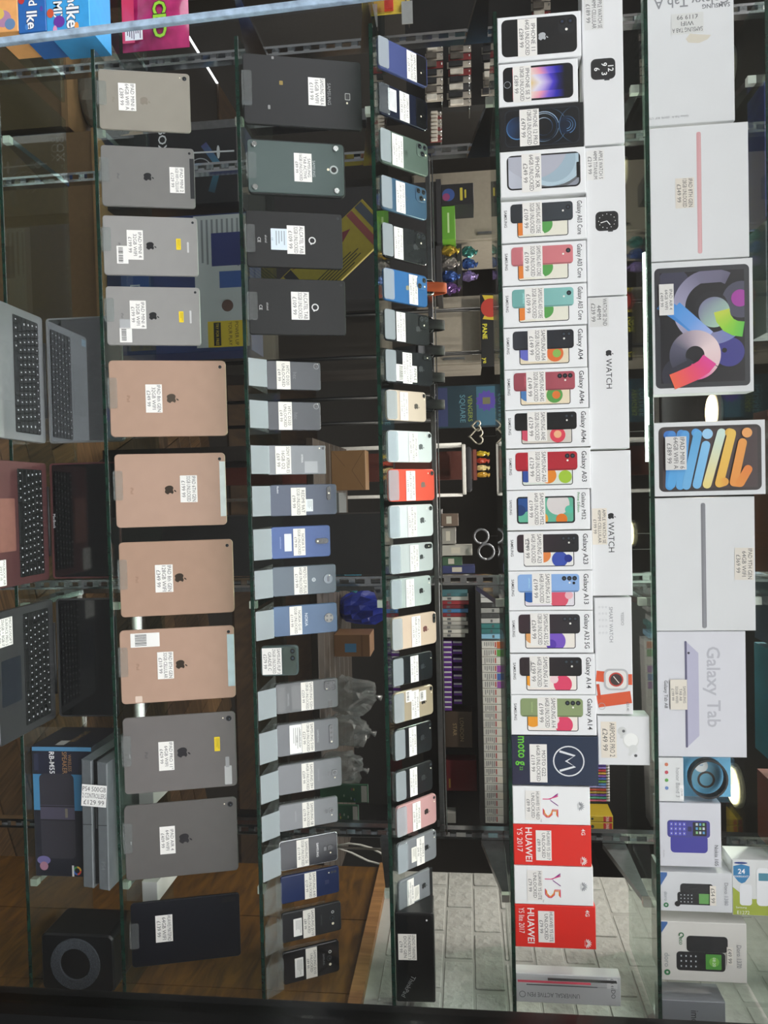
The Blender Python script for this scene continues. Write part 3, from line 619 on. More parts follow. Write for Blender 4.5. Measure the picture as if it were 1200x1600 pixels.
# ---------------------------------------------------------------- shelf 4: phones tilted far back
L4 = math.radians(46)
W, C_ = 'W', 'C'
P4 = [
 ('violet-blue phone at the end by the glass edge', 54, 104, 668, '4a5484', 'oppo', ['OPPO A5 LITE', '128GB UNLOCKED', '£109 99'], .66, None, C_, None),
 ('dark navy phone with small white card and label', 126, 176, 668, '1f2436', 'oppo', ['OPPO A16S', '64GB UNLOCKED', '£139 99'], .50, None, C_, sticker(['', '', ''], .45, .25, .7, .17, 'e9eaec')),
 ('midnight green tilted phone', 198, 252, 669, '5f6f66', '3s', ['APPLE IPHONE', '11 PRO MAX', '256GB UNLOCKED', '£449 99'], .34, '49574f', W, None),
 ('pacific blue-grey tilted phone with triple camera', 272, 325, 667, '46637b', '3s', ['IPHONE 12 PRO', '128GB UNLOCKED', '£479 99'], .40, '3a5468', W, None),
 ('charcoal tilted phone between the blue-grey and bright blue phones', 346, 400, 667, '232528', '2v', ['IPHONE 12', '64GB UNLOCKED', '£299 99'], .34, '3a3c3f', W, None),
 ('bright blue tilted phone with diagonal twin lenses', 417, 468, 668, '3a6ea5', '2d', ['IPHONE 13', '128GB UNLOCKED', '£449 99'], .66, '8e8a72', W, None),
 ('charcoal tilted phone beside the bright blue one', 481, 531, 671, '2b2d2f', '2v', ['IPHONE 11', '64GB UNLOCKED', '£249 99'], .34, '3b3d40', W, None),
 ('black tilted phone with crossed barcode card and label', 544, 597, 676, '26282b', 'xs', ['IPHONE XS MAX', '64GB UNLOCKED', '£219 99'], .44, '3a3d41', W, sticker(['APPLE', '64GB'], .68, .42, .5, .45, 'efece6', bars=True)),
 ('pale gold tilted phone with dark emblem beside the white one', 608, 656, 666, 'd9c8b6', 'i8', ['IPHONE 8', '64GB UNLOCKED', '£109 99'], .42, '55504a', W, None),
 ('white tilted phone between pale gold and red phones', 672, 722, 675, 'dfe6e6', 'xr', ['IPHONE XR', '64GB UNLOCKED', '£249 99'], .56, '63676a', W, None),
 ('coral red tilted phone', 733, 784, 679, 'f0604c', 'xr', ['IPHONE XR', '64GB UNLOCKED', '£249 99'], .46, '7d6a60', W, None),
 ('white tilted phone on the far side of the red one', 790, 842, 677, 'dde4e4', 'xr', ['IPHONE XR', '64GB UNLOCKED', '£249 99'], .50, '4d5154', W, None),
 ('cracked silver tilted phone with upright camera pill', 852, 898, 677, 'c4cbcb', 'xs', ['IPHONE XS', '64GB UNLOCKED', '£189 99'], .54, '2f3336', W, None),
 ('silver tilted phone with flush camera', 906, 953, 674, 'b4bfbc', 'i6', ['IPHONE 6S', '16GB UNLOCKED', '£109 99'], .45, '1c1e20', W, None),
 ('larger pale gold tilted phone with twin-lens pill', 966, 1018, 682, 'dcc5b0', 'i8p', ['IPHONE 8 PLUS', '64GB UNLOCKED', '£199 99'], .52, '6a3d3a', W, None),
 ('black tilted phone between pale gold and champagne phones', 1029, 1074, 676, '1b1f23', 'i8', ['IPHONE 8', '64GB UNLOCKED', '£139 99'], .52, '2c3136', W, None),
 ('champagne tilted phone with two barcode cards', 1084, 1132, 677, 'b6a88f', 'i8', ['IPHONE 7', '32GB UNLOCKED', '£129 99'], .52, '24201b', W, both(sticker(['', ''], .2, .36, .38, .15, 'efece6', bars=True), sticker(['', ''], .3, .72, .35, .17, 'efece6', bars=True))),
 ('black tilted phone just past the champagne one', 1141, 1190, 675, '1d1f22', 'i8', ['IPHONE 7', '32GB UNLOCKED', '£129 99'], .46, '2c2f33', W, None),
 ('black tilted phone beside the rose pink one', 1206, 1254, 676, '212326', 'i8', ['IPHONE 7', '32GB UNLOCKED', '£129 99'], .46, '2c2f33', W, None),
 ('rose pink tilted phone', 1262, 1310, 682, 'd6a6a6', 'i6', ['IPHONE 6S', '16GB UNLOCKED', '£109 99'], .48, '2b2323', C_, None),
 ('space grey tilted phone with small white card', 1320, 1367, 682, '888b90', 'i6', ['IPHONE 6', '16GB UNLOCKED', '£99 99'], .57, '2b2c2f', C_, sticker(['', ''], .55, .40, .5, .13, 'ece8e0')),
 ('space grey tilted phone with black top beside the black dock', 1379, 1426, 676, '86898e', 'i6', ['IPHONE 5S', '16GB UNLOCKED', '£69 99'], .33, '2b2c2f', C_, both(sticker(['', ''], .62, .50, .5, .18, 'ece8e0'), topband(.0, 1, '1d1f22', .09)))]
for (lb, a, b, H1, c, cm, ln, ly, lg, st, ex) in P4:
    light = c[0] in 'bcdf'
    logos = [('apple', .745 if ly > .3 else .6, .24, lg)] if lg else None
    if lb.startswith(('midnight', 'pacific')): logos = [('apple', .52, .22, lg)]
    if ln[0] in ('IPHONE 13',): logos = [('apple', .54, .2, lg)]
    if ln[0] == 'IPHONE 8 PLUS': logos = [('apple', .74, .24, lg)]
    if ln[0] == 'IPHONE XS': logos = [('apple', .72, .22, lg)]
    root, w, h, P = device('smartphone', lb, 'phone', 'tilted phones in a row', 4, a, b, H1, L4, c, cm, .0078, ln, (.52, ly, .93, .2 if len(ln) < 4 else .23), logos, None, YF + .022, .15 if light else .1, .2, .13, 'f1ede8', .004, ex, dark={'xr': c, '3s': c, '2d': c, 'xs': '17191c', '2v': '191b1e'}.get(cm, '15171a'))
    stand = empty('acrylic_stand', 'clear wedge stand under the ' + lb.split(' with ')[0] + {272: '', 1320: ' with white card', 1379: ' near the dock', 906: ' with flush camera', 852: '', 966: ''}.get(a, ''), 'stand', 'wedge stands', root.matrix_world.copy())
    x0, x1 = -w * .47, w * .47
    slab('lip', x0, -.003, x1, .026, .0012, .0034, MILKY if a not in (126, 1379) else ACRYL, stand, .005, .0006, 4)
    slab('ledge', x0, -.003, x1, -.0005, -.0105, .0010, ACRYL, stand, 0, .0004)
    slab('rest', x0 * .7, -.003, x1 * .7, h * .8, -.0105, -.0086, ACRYL, stand, .003, .0004, 3)
# docking station
def dock():
    y = YF + .012; z = TOP[4]
    P0, P1 = at(619, 1426, y), at(619, 1566, y); w = P1.x - P0.x; P = Vector(((P0.x + P1.x) / 2, y, z)); h = solve_h(P, 0, 679)
    r = empty('docking_station', 'matt black docking station box with slanted grey lettering', 'dock', None, face_frame(P, math.radians(2)))
    slab('body', -w / 2, 0, w / 2, h, -.075, -.001, M('131415', .38), r, .004, .002)
    slab('front_panel', -w / 2 + .004, .004, w / 2 - .004, h - .004, -.001, .0, M('0c0d0e', .3), r, .003, .0004)
    A = Art(2e-4); A.text('ThinkPad', w * .32, h * .32, .014, '8e9092', rot=math.radians(-28)); A.disc(-w * .42, h * .82, .002, 'e8e8e8'); A.build('lettering', r)
    price_label(r, -w * .12, h * .31, w * .29, h * .47, ['LENOVO THINKPAD', 'THUNDERBOLT 3', 'DOCK GEN', '£79 99'], 2e-4, 'e6e2da')
dock()
# ================================================================== CARTONS
def carton(name, label, cat, group, z, U0, U1, H1, depth, col, y=None, H0=None, gloss=.42, lean=0.0, b=.0012, kids='carton'):
    y = y or YF + .004
    Hb = H0 or proj(Vector((at(790, (U0 + U1) / 2, y).x, y, z)))[0]
    x0, x1 = at(Hb, U0, y).x, at(Hb, U1, y).x; w = x1 - x0
    P = Vector(((x0 + x1) / 2, y, z)); h = solve_h(P, lean, H1)
    r = empty(name, label, cat, group, face_frame(P, lean))
    slab(kids, -w / 2, 0, w / 2, h, -depth, 0, M(col, gloss, 0, .015, 20), r, 0, b)
    return r, w, h
def mix(a, b, t):
    a, b = lin(a), lin(b); return tuple(a[i] * (1 - t) + b[i] * t for i in range(3))
def vgrad(stops, y0, y1):
    def f(x, y):
        t = max(0, min(.9999, (y - y0) / (y1 - y0))) * (len(stops) - 1); i = int(t); return mix(stops[i], stops[min(i + 1, len(stops) - 1)], t - i)
    return f
Z5 = TOP[5]
def lab_in(r, w, h, fy, lines, fh=.23, fx=.44, fw=.78, paper='efece7', z=6e-4):
    price_label(r, w * (fx - .5), h * fy, w * fw, h * fh, lines, z, paper)
def clipped(A, pts, col, x0, y0, x1, y1):
    """polygon clipped to a picture's rectangle"""
    def clip(P, inside, cut):
        out = []
        for i in range(len(P)):
            a, b = P[i], P[(i + 1) % len(P)]
            if inside(a): out.append(a)
            if inside(a) != inside(b): out.append(cut(a, b))
        return out
    P = pts
    for k, v, s in ((0, x0, 1), (0, x1, -1), (1, y0, 1), (1, y1, -1)):
        if not P: return
        P = clip(P, lambda p: s * (p[k] - v) >= 0, lambda a, b: tuple(a[i] + (b[i] - a[i]) * (v - a[k]) / (b[k] - a[k]) for i in (0, 1)))
    if len(P) > 2: A.poly(P, col)
def circ(x, y, r, n=26): return [(x + r * math.cos(2 * math.pi * k / n), y + r * math.sin(2 * math.pi * k / n)) for k in range(n)]
def galaxy(U0, U1, H1, model, back, cams, wall, lines, label, fy=.42, sub=None, back2=None):
    r, w, h = carton('phone_carton', label, 'carton', 'phone cartons', Z5, U0, U1, H1, .052, 'eeeff0')
    A = Art(); X = lambda f: w * (f - .5)
    A.text(model, X(.08), h * .925, h * .08, '3a3c40', align=1, fit=w * .82, bold=.012)
    if sub: A.text(sub, X(.08), h * .872, h * .04, '4d9a50', align=1)
    A.text('SAMSUNG', X(.42), h * .055, h * .045, '3d3f43', bold=.01)
    # screen showing beside the back
    sx0, sy0, sx1, sy1 = X(.44), h * .2, X(.88), h * .78
    A.rect(sx0 - w * .02, sy0 - w * .02, sx1 + w * .02, sy1 + w * .02, '2a2b2e', w * .06)
    A.rect(sx0, sy0, sx1, sy1, wall[0], w * .04)
    for c, cx_, cy_, rr in wall[1:]: clipped(A, circ(X(cx_), h * cy_, w * rr), c, sx0, sy0, sx1, sy1)
    A.rect(X(.08), h * .115, X(.54), h * .845, back if not back2 else vgrad([back2, back], h * .1, h * .85), w * .08)
    A.rect(X(.505), h * .13, X(.53), h * .83, mix_hex(back, .75), w * .012)
    n = cams
    for k in range(3 if n >= 3 else n):
        cx_, cy_ = X(.19 if n != 1 else .22), h * (.79 - .062 * k)
        A.disc(cx_, cy_, w * .058, '17181b', 14); A.disc(cx_, cy_, w * .03, '3b4652', 10)
    A.disc(X(.3), h * .73, w * .025, 'f4f2ea', 8)
    if n == 4: A.disc(X(.31), h * .78, w * .035, '17181b', 10)
    A.text('SAMSUNG', X(.3), h * .25, h * .028, mix_hex(back, 1.35))
    A.build('front_print', r, True)
    lab_in(r, w, h, fy, lines)
    return r, w, h
# --- handset cartons with a full-face picture
def fullpic(U0, U1, H1, label, col, pic, lines, fy, inset=(.07, .05, .9, .95), rim='1a1b1d', fx=.5):
    r, w, h = carton('phone_carton', label, 'carton', 'phone cartons', Z5, U0, U1, H1, .05, col)
    A = Art(); x0, y0, x1, y1 = w * (inset[0] - .5), h * inset[1], w * (inset[2] - .5), h * inset[3]
    A.rect(x0, y0, x1, y1, rim, w * .12)
    pic(A, x0, y0, x1, y1, w, h); A.build('front_print', r, True)
    if lines: lab_in(r, w, h, fy, lines, .23, fx, .84)
def pic11(A, x0, y0, x1, y1, w, h):
    A.rect(x0 + .0015, y0 + .0015, x1 - .0015, y1 - .0015, '16181a', w * .11)
    apple(A, -.0, h * .545, w * .22, 'b9bcc0')
    A.rect(x0 + w * .05, y1 - w * .41, x0 + w * .41, y1 - w * .05, '202327', w * .1)
    for dx, dy in ((.14, .14), (.14, .32)): A.disc(x0 + w * dx, y1 - w * dy, w * .075, '07080a', 14); A.disc(x0 + w * dx, y1 - w * dy, w * .03, '2d3a52', 10)
    A.disc(x0 + w * .32, y1 - w * .23, w * .03, 'f4f2ea', 10)
fullpic(28, 98, 908, 'white carton picturing a black twin-lens phone, first in its row', 'eeeff0', pic11, ['IPHONE 11', '64GB UNLOCKED', '£289 99'], .36)
def picse(A, x0, y0, x1, y1, w, h):
    A.rect(x0 + .002, y0 + .002, x1 - .002, y1 - .002, '101114', w * .1)
    sx0, sx1, sy0, sy1 = x0 + .004, x1 - .004, y0 + h * .12, y1 - h * .11
    n = 22
    for k in range(n):
        t = k / (n - 1); d = abs(t - .5) * 2
        stops = ['c22c3a', 'e9c46a', 'f2d7cf', 'ef9fb6', '7b62d8', '2222a8', '101019'] if d > .55 else ['8b1f2e', 'e7c983', 'e8e1ee', 'b9a4e6', '4a3cc4', '16165e', '101019']
        xa, xb = sx0 + (sx1 - sx0) * k / n, sx0 + (sx1 - sx0) * (k + 1) / n
        pts = []; cols = []; V = []
        m = len(stops)
        for j in range(m):
            yy = sy0 + (sy1 - sy0) * (j / (m - 1)) ** (1.0 - .45 * (1 - d)); V += [(xa, yy), (xb, yy)]; cols += [lin(stops[j])] * 2
        A._add(V, [[2 * j, 2 * j + 1, 2 * j + 3, 2 * j + 2] for j in range(m - 1)], cols); A.z -= STEP
    A.z += STEP
    A.ring((x0 + x1) / 2, y0 + h * .055, w * .075, w * .012, 'a8acb2')
fullpic(101, 168, 903, 'white carton picturing a phone with violet-striped screen', 'eeeff0', picse, ['IPHONE SE 3', '128GB UNLOCKED', '£389 99'], .30, (.09, .06, .9, .94))
def pic12(A, x0, y0, x1, y1, w, h):
    A.rect(x0 + .001, y0 + .001, x1 - .001, y1 - .001, '0a0e14', w * .12)
    def gl(cx_, cy_, rr, ww, c, a0, a1): A.ring(cx_, cy_, rr, ww, c, a0, a1)
    A.disc(0, y0 + h * .15, w * .25, vgrad(['1d3d66', '0b121c', '0a0e14'], y0 + h * .02, y0 + h * .30)); gl(0, y0 + h * .15, w * .25, w * .02, ['5a93cf', '12243a', '5a93cf'], 0, 360)
    for rr, c in ((.34, '9fc4e8'), (.30, '31567f'), (.2, '284a70')): gl(0, y0 + h * .46, w * rr, w * .014, [c, '10202f', c, 'cfe2f2', c], -60, 300)
    gl(0, y0 + h * .52, w * .40, w * .01, ['0f1b28', '6b93bd', '0f1b28'], 10, 170)
    A.disc(0, y1 - h * .15, w * .2, vgrad(['0a0f18', '132a47', '0c1520'], y1 - h * .28, y1 - h * .04)); gl(0, y1 - h * .15, w * .2, w * .012, ['6ba0d8', '0f1b28'], 20, 200)
    for rr in (.14, .09): gl(0, y1 - h * .15, w * rr, w * .01, ['7fb0e0', '22456c'], 0, 180)
    gl(0, y1 - h * .02, w * .42, w * .012, ['0f1b28', '5f89b5', '0f1b28'], 200, 340)
fullpic(169, 237, 912, 'black carton with blue glowing rings on its face', '0d0f11', pic12, ['IPHONE 12 PRO', '128GB UNLOCKED', '£479 99'], .36, (.08, .07, .92, .95), '26303c')
def picxr(A, x0, y0, x1, y1, w, h):
    a, b, c, d = x0 + w * .035, y0 + w * .035, x1 - w * .035, y1 - w * .035
    A.rect(a, b, c, d, vgrad(['c2c6d2', 'a9adba', '8f939e'], b, d), w * .09)
    clipped(A, circ(a - w * .1, b + h * .50, w * .86, 40), '6a6c70', a, b, c, d)
    clipped(A, circ(a - w * .12, b + h * .52, w * .80, 40), 'b7cdd9', a, b, c, d)
    clipped(A, circ(a + w * .1, b + h * .52, w * .5, 30), 'a4bac8', a, b, c, d)
    clipped(A, circ(a - w * .25, b + h * .30, w * .75, 40), 'b6b8c4', a, b, c, d)
    A.ring(a + w * .02, b + h * .5, w * .66, w * .01, ['dce8ee', '8ea7b6', 'dce8ee'], -50, 70)
    A.rect(-w * .17, d - w * .05, w * .17, d + w * .02, '17181a', w * .02)
fullpic(238, 309, 915, 'white carton picturing a phone with pale planet wallpaper', 'eeeff0', picxr, ['IPHONE XR', '64GB UNLOCKED', '£249 99'], .37, (.1, .08, .86, .94))
WALL1 = ['ece9d9', ('e8863c', .6, .22, .25), ('5ba354', .6, .5, .22), ('f2f0e4', .85, .45, .12)]
galaxy(316, 380, 916, 'Galaxy A03 Core', '3a4148', 1, WALL1, ['SAMSUNG A03 CORE', '32GB UNLOCKED', '£109 99'], 'white carton picturing a dark slate phone with one camera lens', .37, back2='2b3035')
galaxy(383, 447, 916, 'Galaxy A03 Core', 'd98287', 1, WALL1, ['SAMSUNG A03 CORE', '32GB UNLOCKED', '£109 99'], 'white carton picturing a rose pink phone with one camera lens', .37, back2='c8757c')
galaxy(449, 512, 917, 'Galaxy A03 Core', '8cc4bf', 1, WALL1, ['SAMSUNG A03 CORE', '32GB UNLOCKED', '£109 99'], 'white carton picturing a mint green phone', .38, back2='74aea9')
galaxy(514, 578, 917, 'Galaxy A04', '202329', 2, ['e9dcc0', ('6a6fc4', .6, .28, .2), ('e2723c', .65, .62, .2), ('8cb85a', .65, .64, .1)], ['SAMSUNG A04', '32GB UNLOCKED', '£149 99'], 'white carton picturing a blue-black phone with two lenses', .41, back2='34373e')
galaxy(579, 641, 919, 'Galaxy A04s', 'b05863', 3, ['efe0c2', ('4d7fb8', .6, .28, .2), ('5fa253', .66, .6, .2), ('e27a3c', .66, .62, .1)], ['SAMSUNG A04S', '32GB UNLOCKED', '£149 99'], 'white carton picturing a copper red phone with three lenses', .38, back2='9b4a55')
galaxy(642, 701, 922, 'Galaxy A04e', '121416', 2, ['d7d0c4', ('d4546a', .6, .26, .22), ('e0485a', .68, .62, .2), ('f0b58a', .66, .62, .1)], ['SAMSUNG A04E', '32GB UNLOCKED', '£129 99'], 'white carton picturing a black phone with red screen swirls', .38)
galaxy(703, 766, 923, 'Galaxy A03', 'b42634', 2, ['dfe6dc', ('2f4f9e', .6, .24, .22), ('e88a2c', .66, .5, .2), ('a4c83c', .7, .7, .16)], ['SAMSUNG A03', '32GB UNLOCKED', '£129 99'], 'white carton picturing a bright red phone', .38)
# screen-only carton
r, w, h = carton('phone_carton', 'white carton picturing a phone face with orange and teal circles', 'carton', 'phone cartons', Z5, 767, 829, 922, .052, 'eeeff0')
A = Art(); X = lambda f: w * (f - .5)
A.rect(X(.16), h * .12, X(.84), h * .82, '25272a', w * .08); A.rect(X(.2), h * .14, X(.8), h * .80, '66b79a', w * .05)
for c, cx_, cy_, rr in (('27508f', .3, .2, .25), ('1f3f73', .5, .16, .14), ('dcd6d4', .35, .62, .28), ('e8a13a', .72, .42, .16), ('e07a2c', .74, .66, .14), ('5cc0a4', .5, .75, .1)): clipped(A, circ(X(cx_), h * cy_, w * rr), c, X(.2), h * .14, X(.8), h * .8)
A.text('Galaxy M32', X(.08), h * .925, h * .07, '4b4d52', align=1); A.text('Prime Edition', X(.08), h * .865, h * .045, '3c9a4e', align=1); A.text('SAMSUNG', X(.42), h * .05, h * .04, '3d3f43'); A.build('front_print', r, True)
lab_in(r, w, h, .36, ['SAMSUNG M32', '64GB UNLOCKED', '£199 99'], .21, .47, .84)
galaxy(831, 892, 925, 'Galaxy A23', '222427', 4, ['f0efe9', ('e98a4a', .6, .42, .2), ('3c53ae', .72, .62, .2), ('22348a', .7, .72, .1)], ['SAMSUNG A23', '64GB UNLOCKED', '£249 99'], 'white carton picturing a black phone with blue screen curves', .31, back2='3a2c33')
galaxy(893, 954, 926, 'Galaxy A13', '8fb4e6', 4, ['e9e4ea', ('2d5fa8', .6, .26, .2), ('de5a70', .7, .6, .24), ('f0b8c0', .62, .72, .1)], ['SAMSUNG A13', '64GB UNLOCKED', '£199 99'], 'white carton picturing a sky blue phone', .40)
galaxy(955, 1020, 927, 'Galaxy A32 5G', '2a2c30', 3, ['f3ece2', ('7a58c2', .72, .55, .24), ('e6a86a', .6, .28, .18), ('5a3ca8', .8, .5, .12)], ['SAMSUNG A32 5G', '128GB UNLOCKED', '£269 99'], 'white carton picturing a dark phone with purple screen', .37, back2='3b2a31')
galaxy(1022, 1085, 930, 'Galaxy A14', '17181b', 3, ['f6ede4', ('f0a030', .6, .26, .2), ('e2486c', .74, .62, .22), ('f7d9dc', .62, .52, .1)], ['SAMSUNG A14', '64GB UNLOCKED', '£199 99'], 'white carton picturing a black phone with pink and orange screen', .35, back2='2f2529')
galaxy(1086, 1148, 932, 'Galaxy A14', '8fa071', 3, ['f6ede4', ('f0a030', .6, .26, .2), ('e2486c', .74, .62, .22), ('f7d9dc', .62, .52, .1)], ['SAMSUNG A14', '64GB UNLOCKED', '£199 99'], 'white carton picturing a sage green phone', .43)
# dark blue carton with ringed M
r, w, h = carton('phone_carton', 'dark blue-grey carton with ringed emblem and green lettering', 'carton', 'phone cartons', Z5, 1150, 1226, 935, .055, '26334a', gloss=.35)
A = Art(); X = lambda f: w * (f - .5)
A.rect(-w / 2 + .001, .001, w / 2 - .001, h * .35, vgrad(['2c2c44', '26334a'], 0, h * .35))
A.ring(0, h * .66, w * .3, w * .025, 'e9ecef'); A.band([(-w * .2, h * .555), (-w * .11, h * .73), (0, h * .63), (w * .11, h * .73), (w * .2, h * .555)], w * .045, 'e9ecef')
A.text('moto g', X(.3), h * .13, h * .15, '6fd03c', fit=w * .6, bold=.01); A.text('22', X(.66), h * .11, h * .05, '6fd03c'); A.build('front_print', r, True)
lab_in(r, w, h, .31, ['MOTO G22', '64GB UNLOCKED', '£119 99'], .2, .55, .78)
# white and red lettered cartons
def y5(U0, U1, H1, label, lines, sub):
    r, w, h = carton('phone_carton', label, 'carton', 'phone cartons', Z5, U0, U1, H1, .05, 'f2f3f3')
    A = Art(); X = lambda f: w * (f - .5)
    for k, c in enumerate(('7a2a86', 'b83a8c', 'e0407a')): A.band([(X(.18 + .035 * k), h * .59), (X(.33), h * (.49 - .012 * k)), (X(.33), h * .39)], w * .022, c)
    A.band([(X(.50), h * .59), (X(.36), h * .49)], w * .022, '7a2a86')
    for k, c in enumerate(('e0407a', 'e8703c', 'f0a030')):
        q = .022 * k
        A.band([(X(.80 - q), h * (.585 - q * .4)), (X(.60 + q), h * (.585 - q * .4)), (X(.60 + q), h * (.515 - q * .2)), (X(.74 - q), h * (.51 - q * .2)), (X(.81 - q), h * .47), (X(.81 - q), h * (.44 + q * .1)), (X(.73 - q), h * (.395 + q * .4)), (X(.58 + q), h * (.395 + q * .4))], w * .02, c)
    A.text(sub, X(.9), h * .37, h * .03, '8a8d92'); petals(A, 0, h * .89, h * .09, '9a9da2'); A.text('HUAWEI', 0, h * .845, h * .02, '9a9da2'); A.build('front_print', r, True)
    lab_in(r, w, h, .265, lines, .2, .5, .78)
def red(U0, U1, H1, label, lines, sub):
    r, w, h = carton('phone_carton', label, 'carton', 'phone cartons', Z5, U0, U1, H1, .05, 'e2271b')
    A = Art(); X = lambda f: w * (f - .5)
    A.text('HUAWEI', X(.49), h * .20, h * .12, 'f6eeec', fit=w * .84, bold=.012); A.text(sub, X(.07), h * .085, h * .10, 'f6eeec', align=1, fit=w * .6)
    A.text('4G', X(.15), h * .90, h * .07, 'f6eeec', bold=.01); petals(A, X(.86), h * .91, h * .09, 'f6eeec'); A.text('HUAWEI', X(.86), h * .865, h * .02, 'f6eeec'); A.build('front_print', r, True)
    lab_in(r, w, h, .39, lines, .2, .5, .74)
y5(1228, 1287, 922, 'white carton with rainbow-striped lettering beside the dark blue carton', ['HUAWEI Y5 NEO', 'UNLOCKED', '£89 99'], 'neo')
red(1288, 1351, 924, 'red carton between the two white rainbow-lettered cartons', ['HUAWEI Y5 2017', 'UNLOCKED', '£89 99'], 'Y5 2017')
y5(1352, 1412, 927, 'white carton with rainbow-striped lettering between two red cartons', ['HUAWEI Y5 LITE', 'UNLOCKED', '£79 99'], 'lite')
red(1413, 1479, 931, 'red carton at the end of the row near the white brick', ['HUAWEI Y5 LITE', 'UNLOCKED', '£79 99'], 'Y5 lite 2017')
# stylus carton
r, w, h = carton('stylus_carton', 'slim pale grey stylus carton with a drawn pen, near the brick wall', 'carton', None, Z5, 1520, 1565, 970, .03, 'c9cbcc', y=YF + .012)
A = Art(); A.band([(-w * .12, h * .1), (-w * .12, h * .78)], w * .035, ['4a4c50', '9a9ca0', '6a6c70']); A.band([(-w * .12, h * .78), (-w * .12, h * .93)], w * .02, 'a4a6aa')
A.text('UNIVERSAL ACTIVE PEN', w * .22, h * .36, w * .22, '6a6c70', rot=-math.pi / 2, fit=h * .5); A.ring(w * .22, h * .06, w * .1, w * .02, '6a6c70'); A.text('YESIDO', -w * .1, h * .93, w * .2, '55575a')
A.rect(-w * .45, h * .87, -w * .1, h * .97, 'dfe0e0'); A.text('£21.41', -w * .28, h * .92, w * .13, '55575a'); A.build('front_print', r)
A = Art(); A.rect(-.0295, .002, -.022, h * .7, 'b2324c'); A.rect(-.021, h * .3, -.012, h * .95, '2a2b2e'); A.build('side_print', r, mtx=Matrix.Translation((-w / 2, 0, 0)) @ Matrix.Rotation(-math.pi / 2, 4, 'Y') @ Matrix.Scale(-1, 4, (1, 0, 0)))
# ---------------------------------------------------------------- long watch cartons lying on the phone cartons
def hb(o): return o.matrix_world.translation.z
def tops(U0, U1):
    return 0
def longbox(U0, U1, H0, H1, label, cat='carton', depth=.045, col='e4e5e6', y=YF + .010, name='watch_carton'):
    z = max(at(H0, U0, y).z, at(H0, U1, y).z)
    zmin = 0
    for o in COL.objects:
        if o.get('group') == 'phone cartons':
            c = o.matrix_world.translation; b = o.children[0]
            hh = max(v[1] for v in b.bound_box); ww = max(v[0] for v in b.bound_box)
            xa, xb = at(H0, U0, y).x, at(H0, U1, y).x
            if c.x + ww > xa + .002 and c.x - ww < xb - .002: zmin = max(zmin, c.z + hh)
    z = zmin + .0008 if zmin else z
    Hb = proj(Vector((at(H0, (U0 + U1) / 2, y).x, y, z)))[0]
    return carton(name, label, cat, 'flat cartons on the phone cartons', z, U0, U1, H1, depth, col, y, Hb)
def watchface(A, x, y, s, dark='111214'):
    A.rect(x - s * .5, y - s * .58, x + s * .5, y + s * .58, dark, s * .24); A.rect(x - s * .4, y - s * .48, x + s * .4, y + s * .48, '050506', s * .17); A.rect(x + s * .5, y + s * .05, x + s * .56, y + s * .3, '2a2b2e')
r, w, h = longbox(-30, 228, 912, 974, 'long white watch carton with a 12-9-3-6 dial picture')
A = Art(); x = (110 + 30) / 258 * w - w / 2; watchface(A, x, h * .50, h * .52)
for t, dx, dy in (('12', 0, .19), ('9', -.11, .03), ('3', .12, .03), ('6', 0, -.15)): A.text(t, x + h * dx, h * (.5 + dy), h * .19, 'f2f2f2', bold=.015)
A.build('front_print', r); price_label(r, (22 + 30) / 258 * w - w / 2, h * .3, w * .2, h * .47, ['APPLE WATCH SE', '44MM CELLULAR', '£189 99'], 4e-4, 'dcdcda')
r, w, h = longbox(231, 463, 917, 978, 'long white watch carton picturing a black analogue watch')
A = Art(); x = -w / 2 + w * .5; watchface(A, x, h * .52, h * .5)
for k in range(12): a = k * math.pi / 6; A.disc(x + h * .18 * math.sin(a), h * .52 + h * .21 * math.cos(a), h * .012, 'e8e8e8', 6); A.z -= STEP
A.z += STEP; A.line((x, h * .52), (x + h * .1, h * .6), h * .02, 'f4f4f4'); A.line((x, h * .52), (x + h * .04, h * .36), h * .02, 'f4f4f4'); A.build('front_print', r)
price_label(r, -w * .38, h * .25, w * .2, h * .45, ['APPLE WATCH 5', '44MM TITANIUM', '£219 99'], 4e-4, 'e4e3e0')
r, w, h = longbox(465, 702, 919, 982, 'long white watch carton with black lettering, its label at one end')
A = Art(); apple(A, -w * .13, h * .52, h * .2, '1d1e20'); A.text('WATCH', w * .005, h * .51, h * .21, '1d1e20'); A.build('front_print', r)
price_label(r, -w * .4, h * .28, w * .19, h * .48, ['WATCH SE 2ND', '44MM', '£239 99'], 4e-4, 'd9d9d7')
r, w, h = longbox(705, 931, 923, 987, 'long white watch carton with its cream label below the lettering')
A = Art(); apple(A, -w * .05, h * .50, h * .2, '1d1e20'); A.text('WATCH', w * .095, h * .49, h * .21, '1d1e20'); A.build('front_print', r)
price_label(r, w * .02, h * .20, w * .25, h * .37, ['APPLE WATCH SE', '40MM CELLULAR', '£199 99'], 4e-4, 'e7dfd1')
r, w, h = longbox(934, 1116, 927, 988, 'white smartwatch carton with an orange-strapped watch pictured')
A = Art(); A.text('SMART WATCH', -w * .27, h * .44, h * .14, '85878b', fit=w * .34); A.text('YESIDO', -w * .32, h * .75, h * .11, '77797d'); 
for a in range(3):
    for b in range(5): A.ring(-w * .42 + b * w * .055, h * (.13 + a * .09), h * .022, h * .008, 'b9bbbe', n=8); A.z -= STEP
A.z += STEP
ox = w * .2
A.band([(ox - w * .03, h * .0 + .001), (ox - w * .02, h * .3)], h * .3, 'd8552c'); A.band([(ox, h * .72), (ox + w * .0, h - .001)], h * .3, 'd8552c'); A.band([(ox + w * .19, h * .02 + .001), (ox + w * .15, h * .95)], h * .34, ['d8552c', 'e06a3c', 'd8552c'])
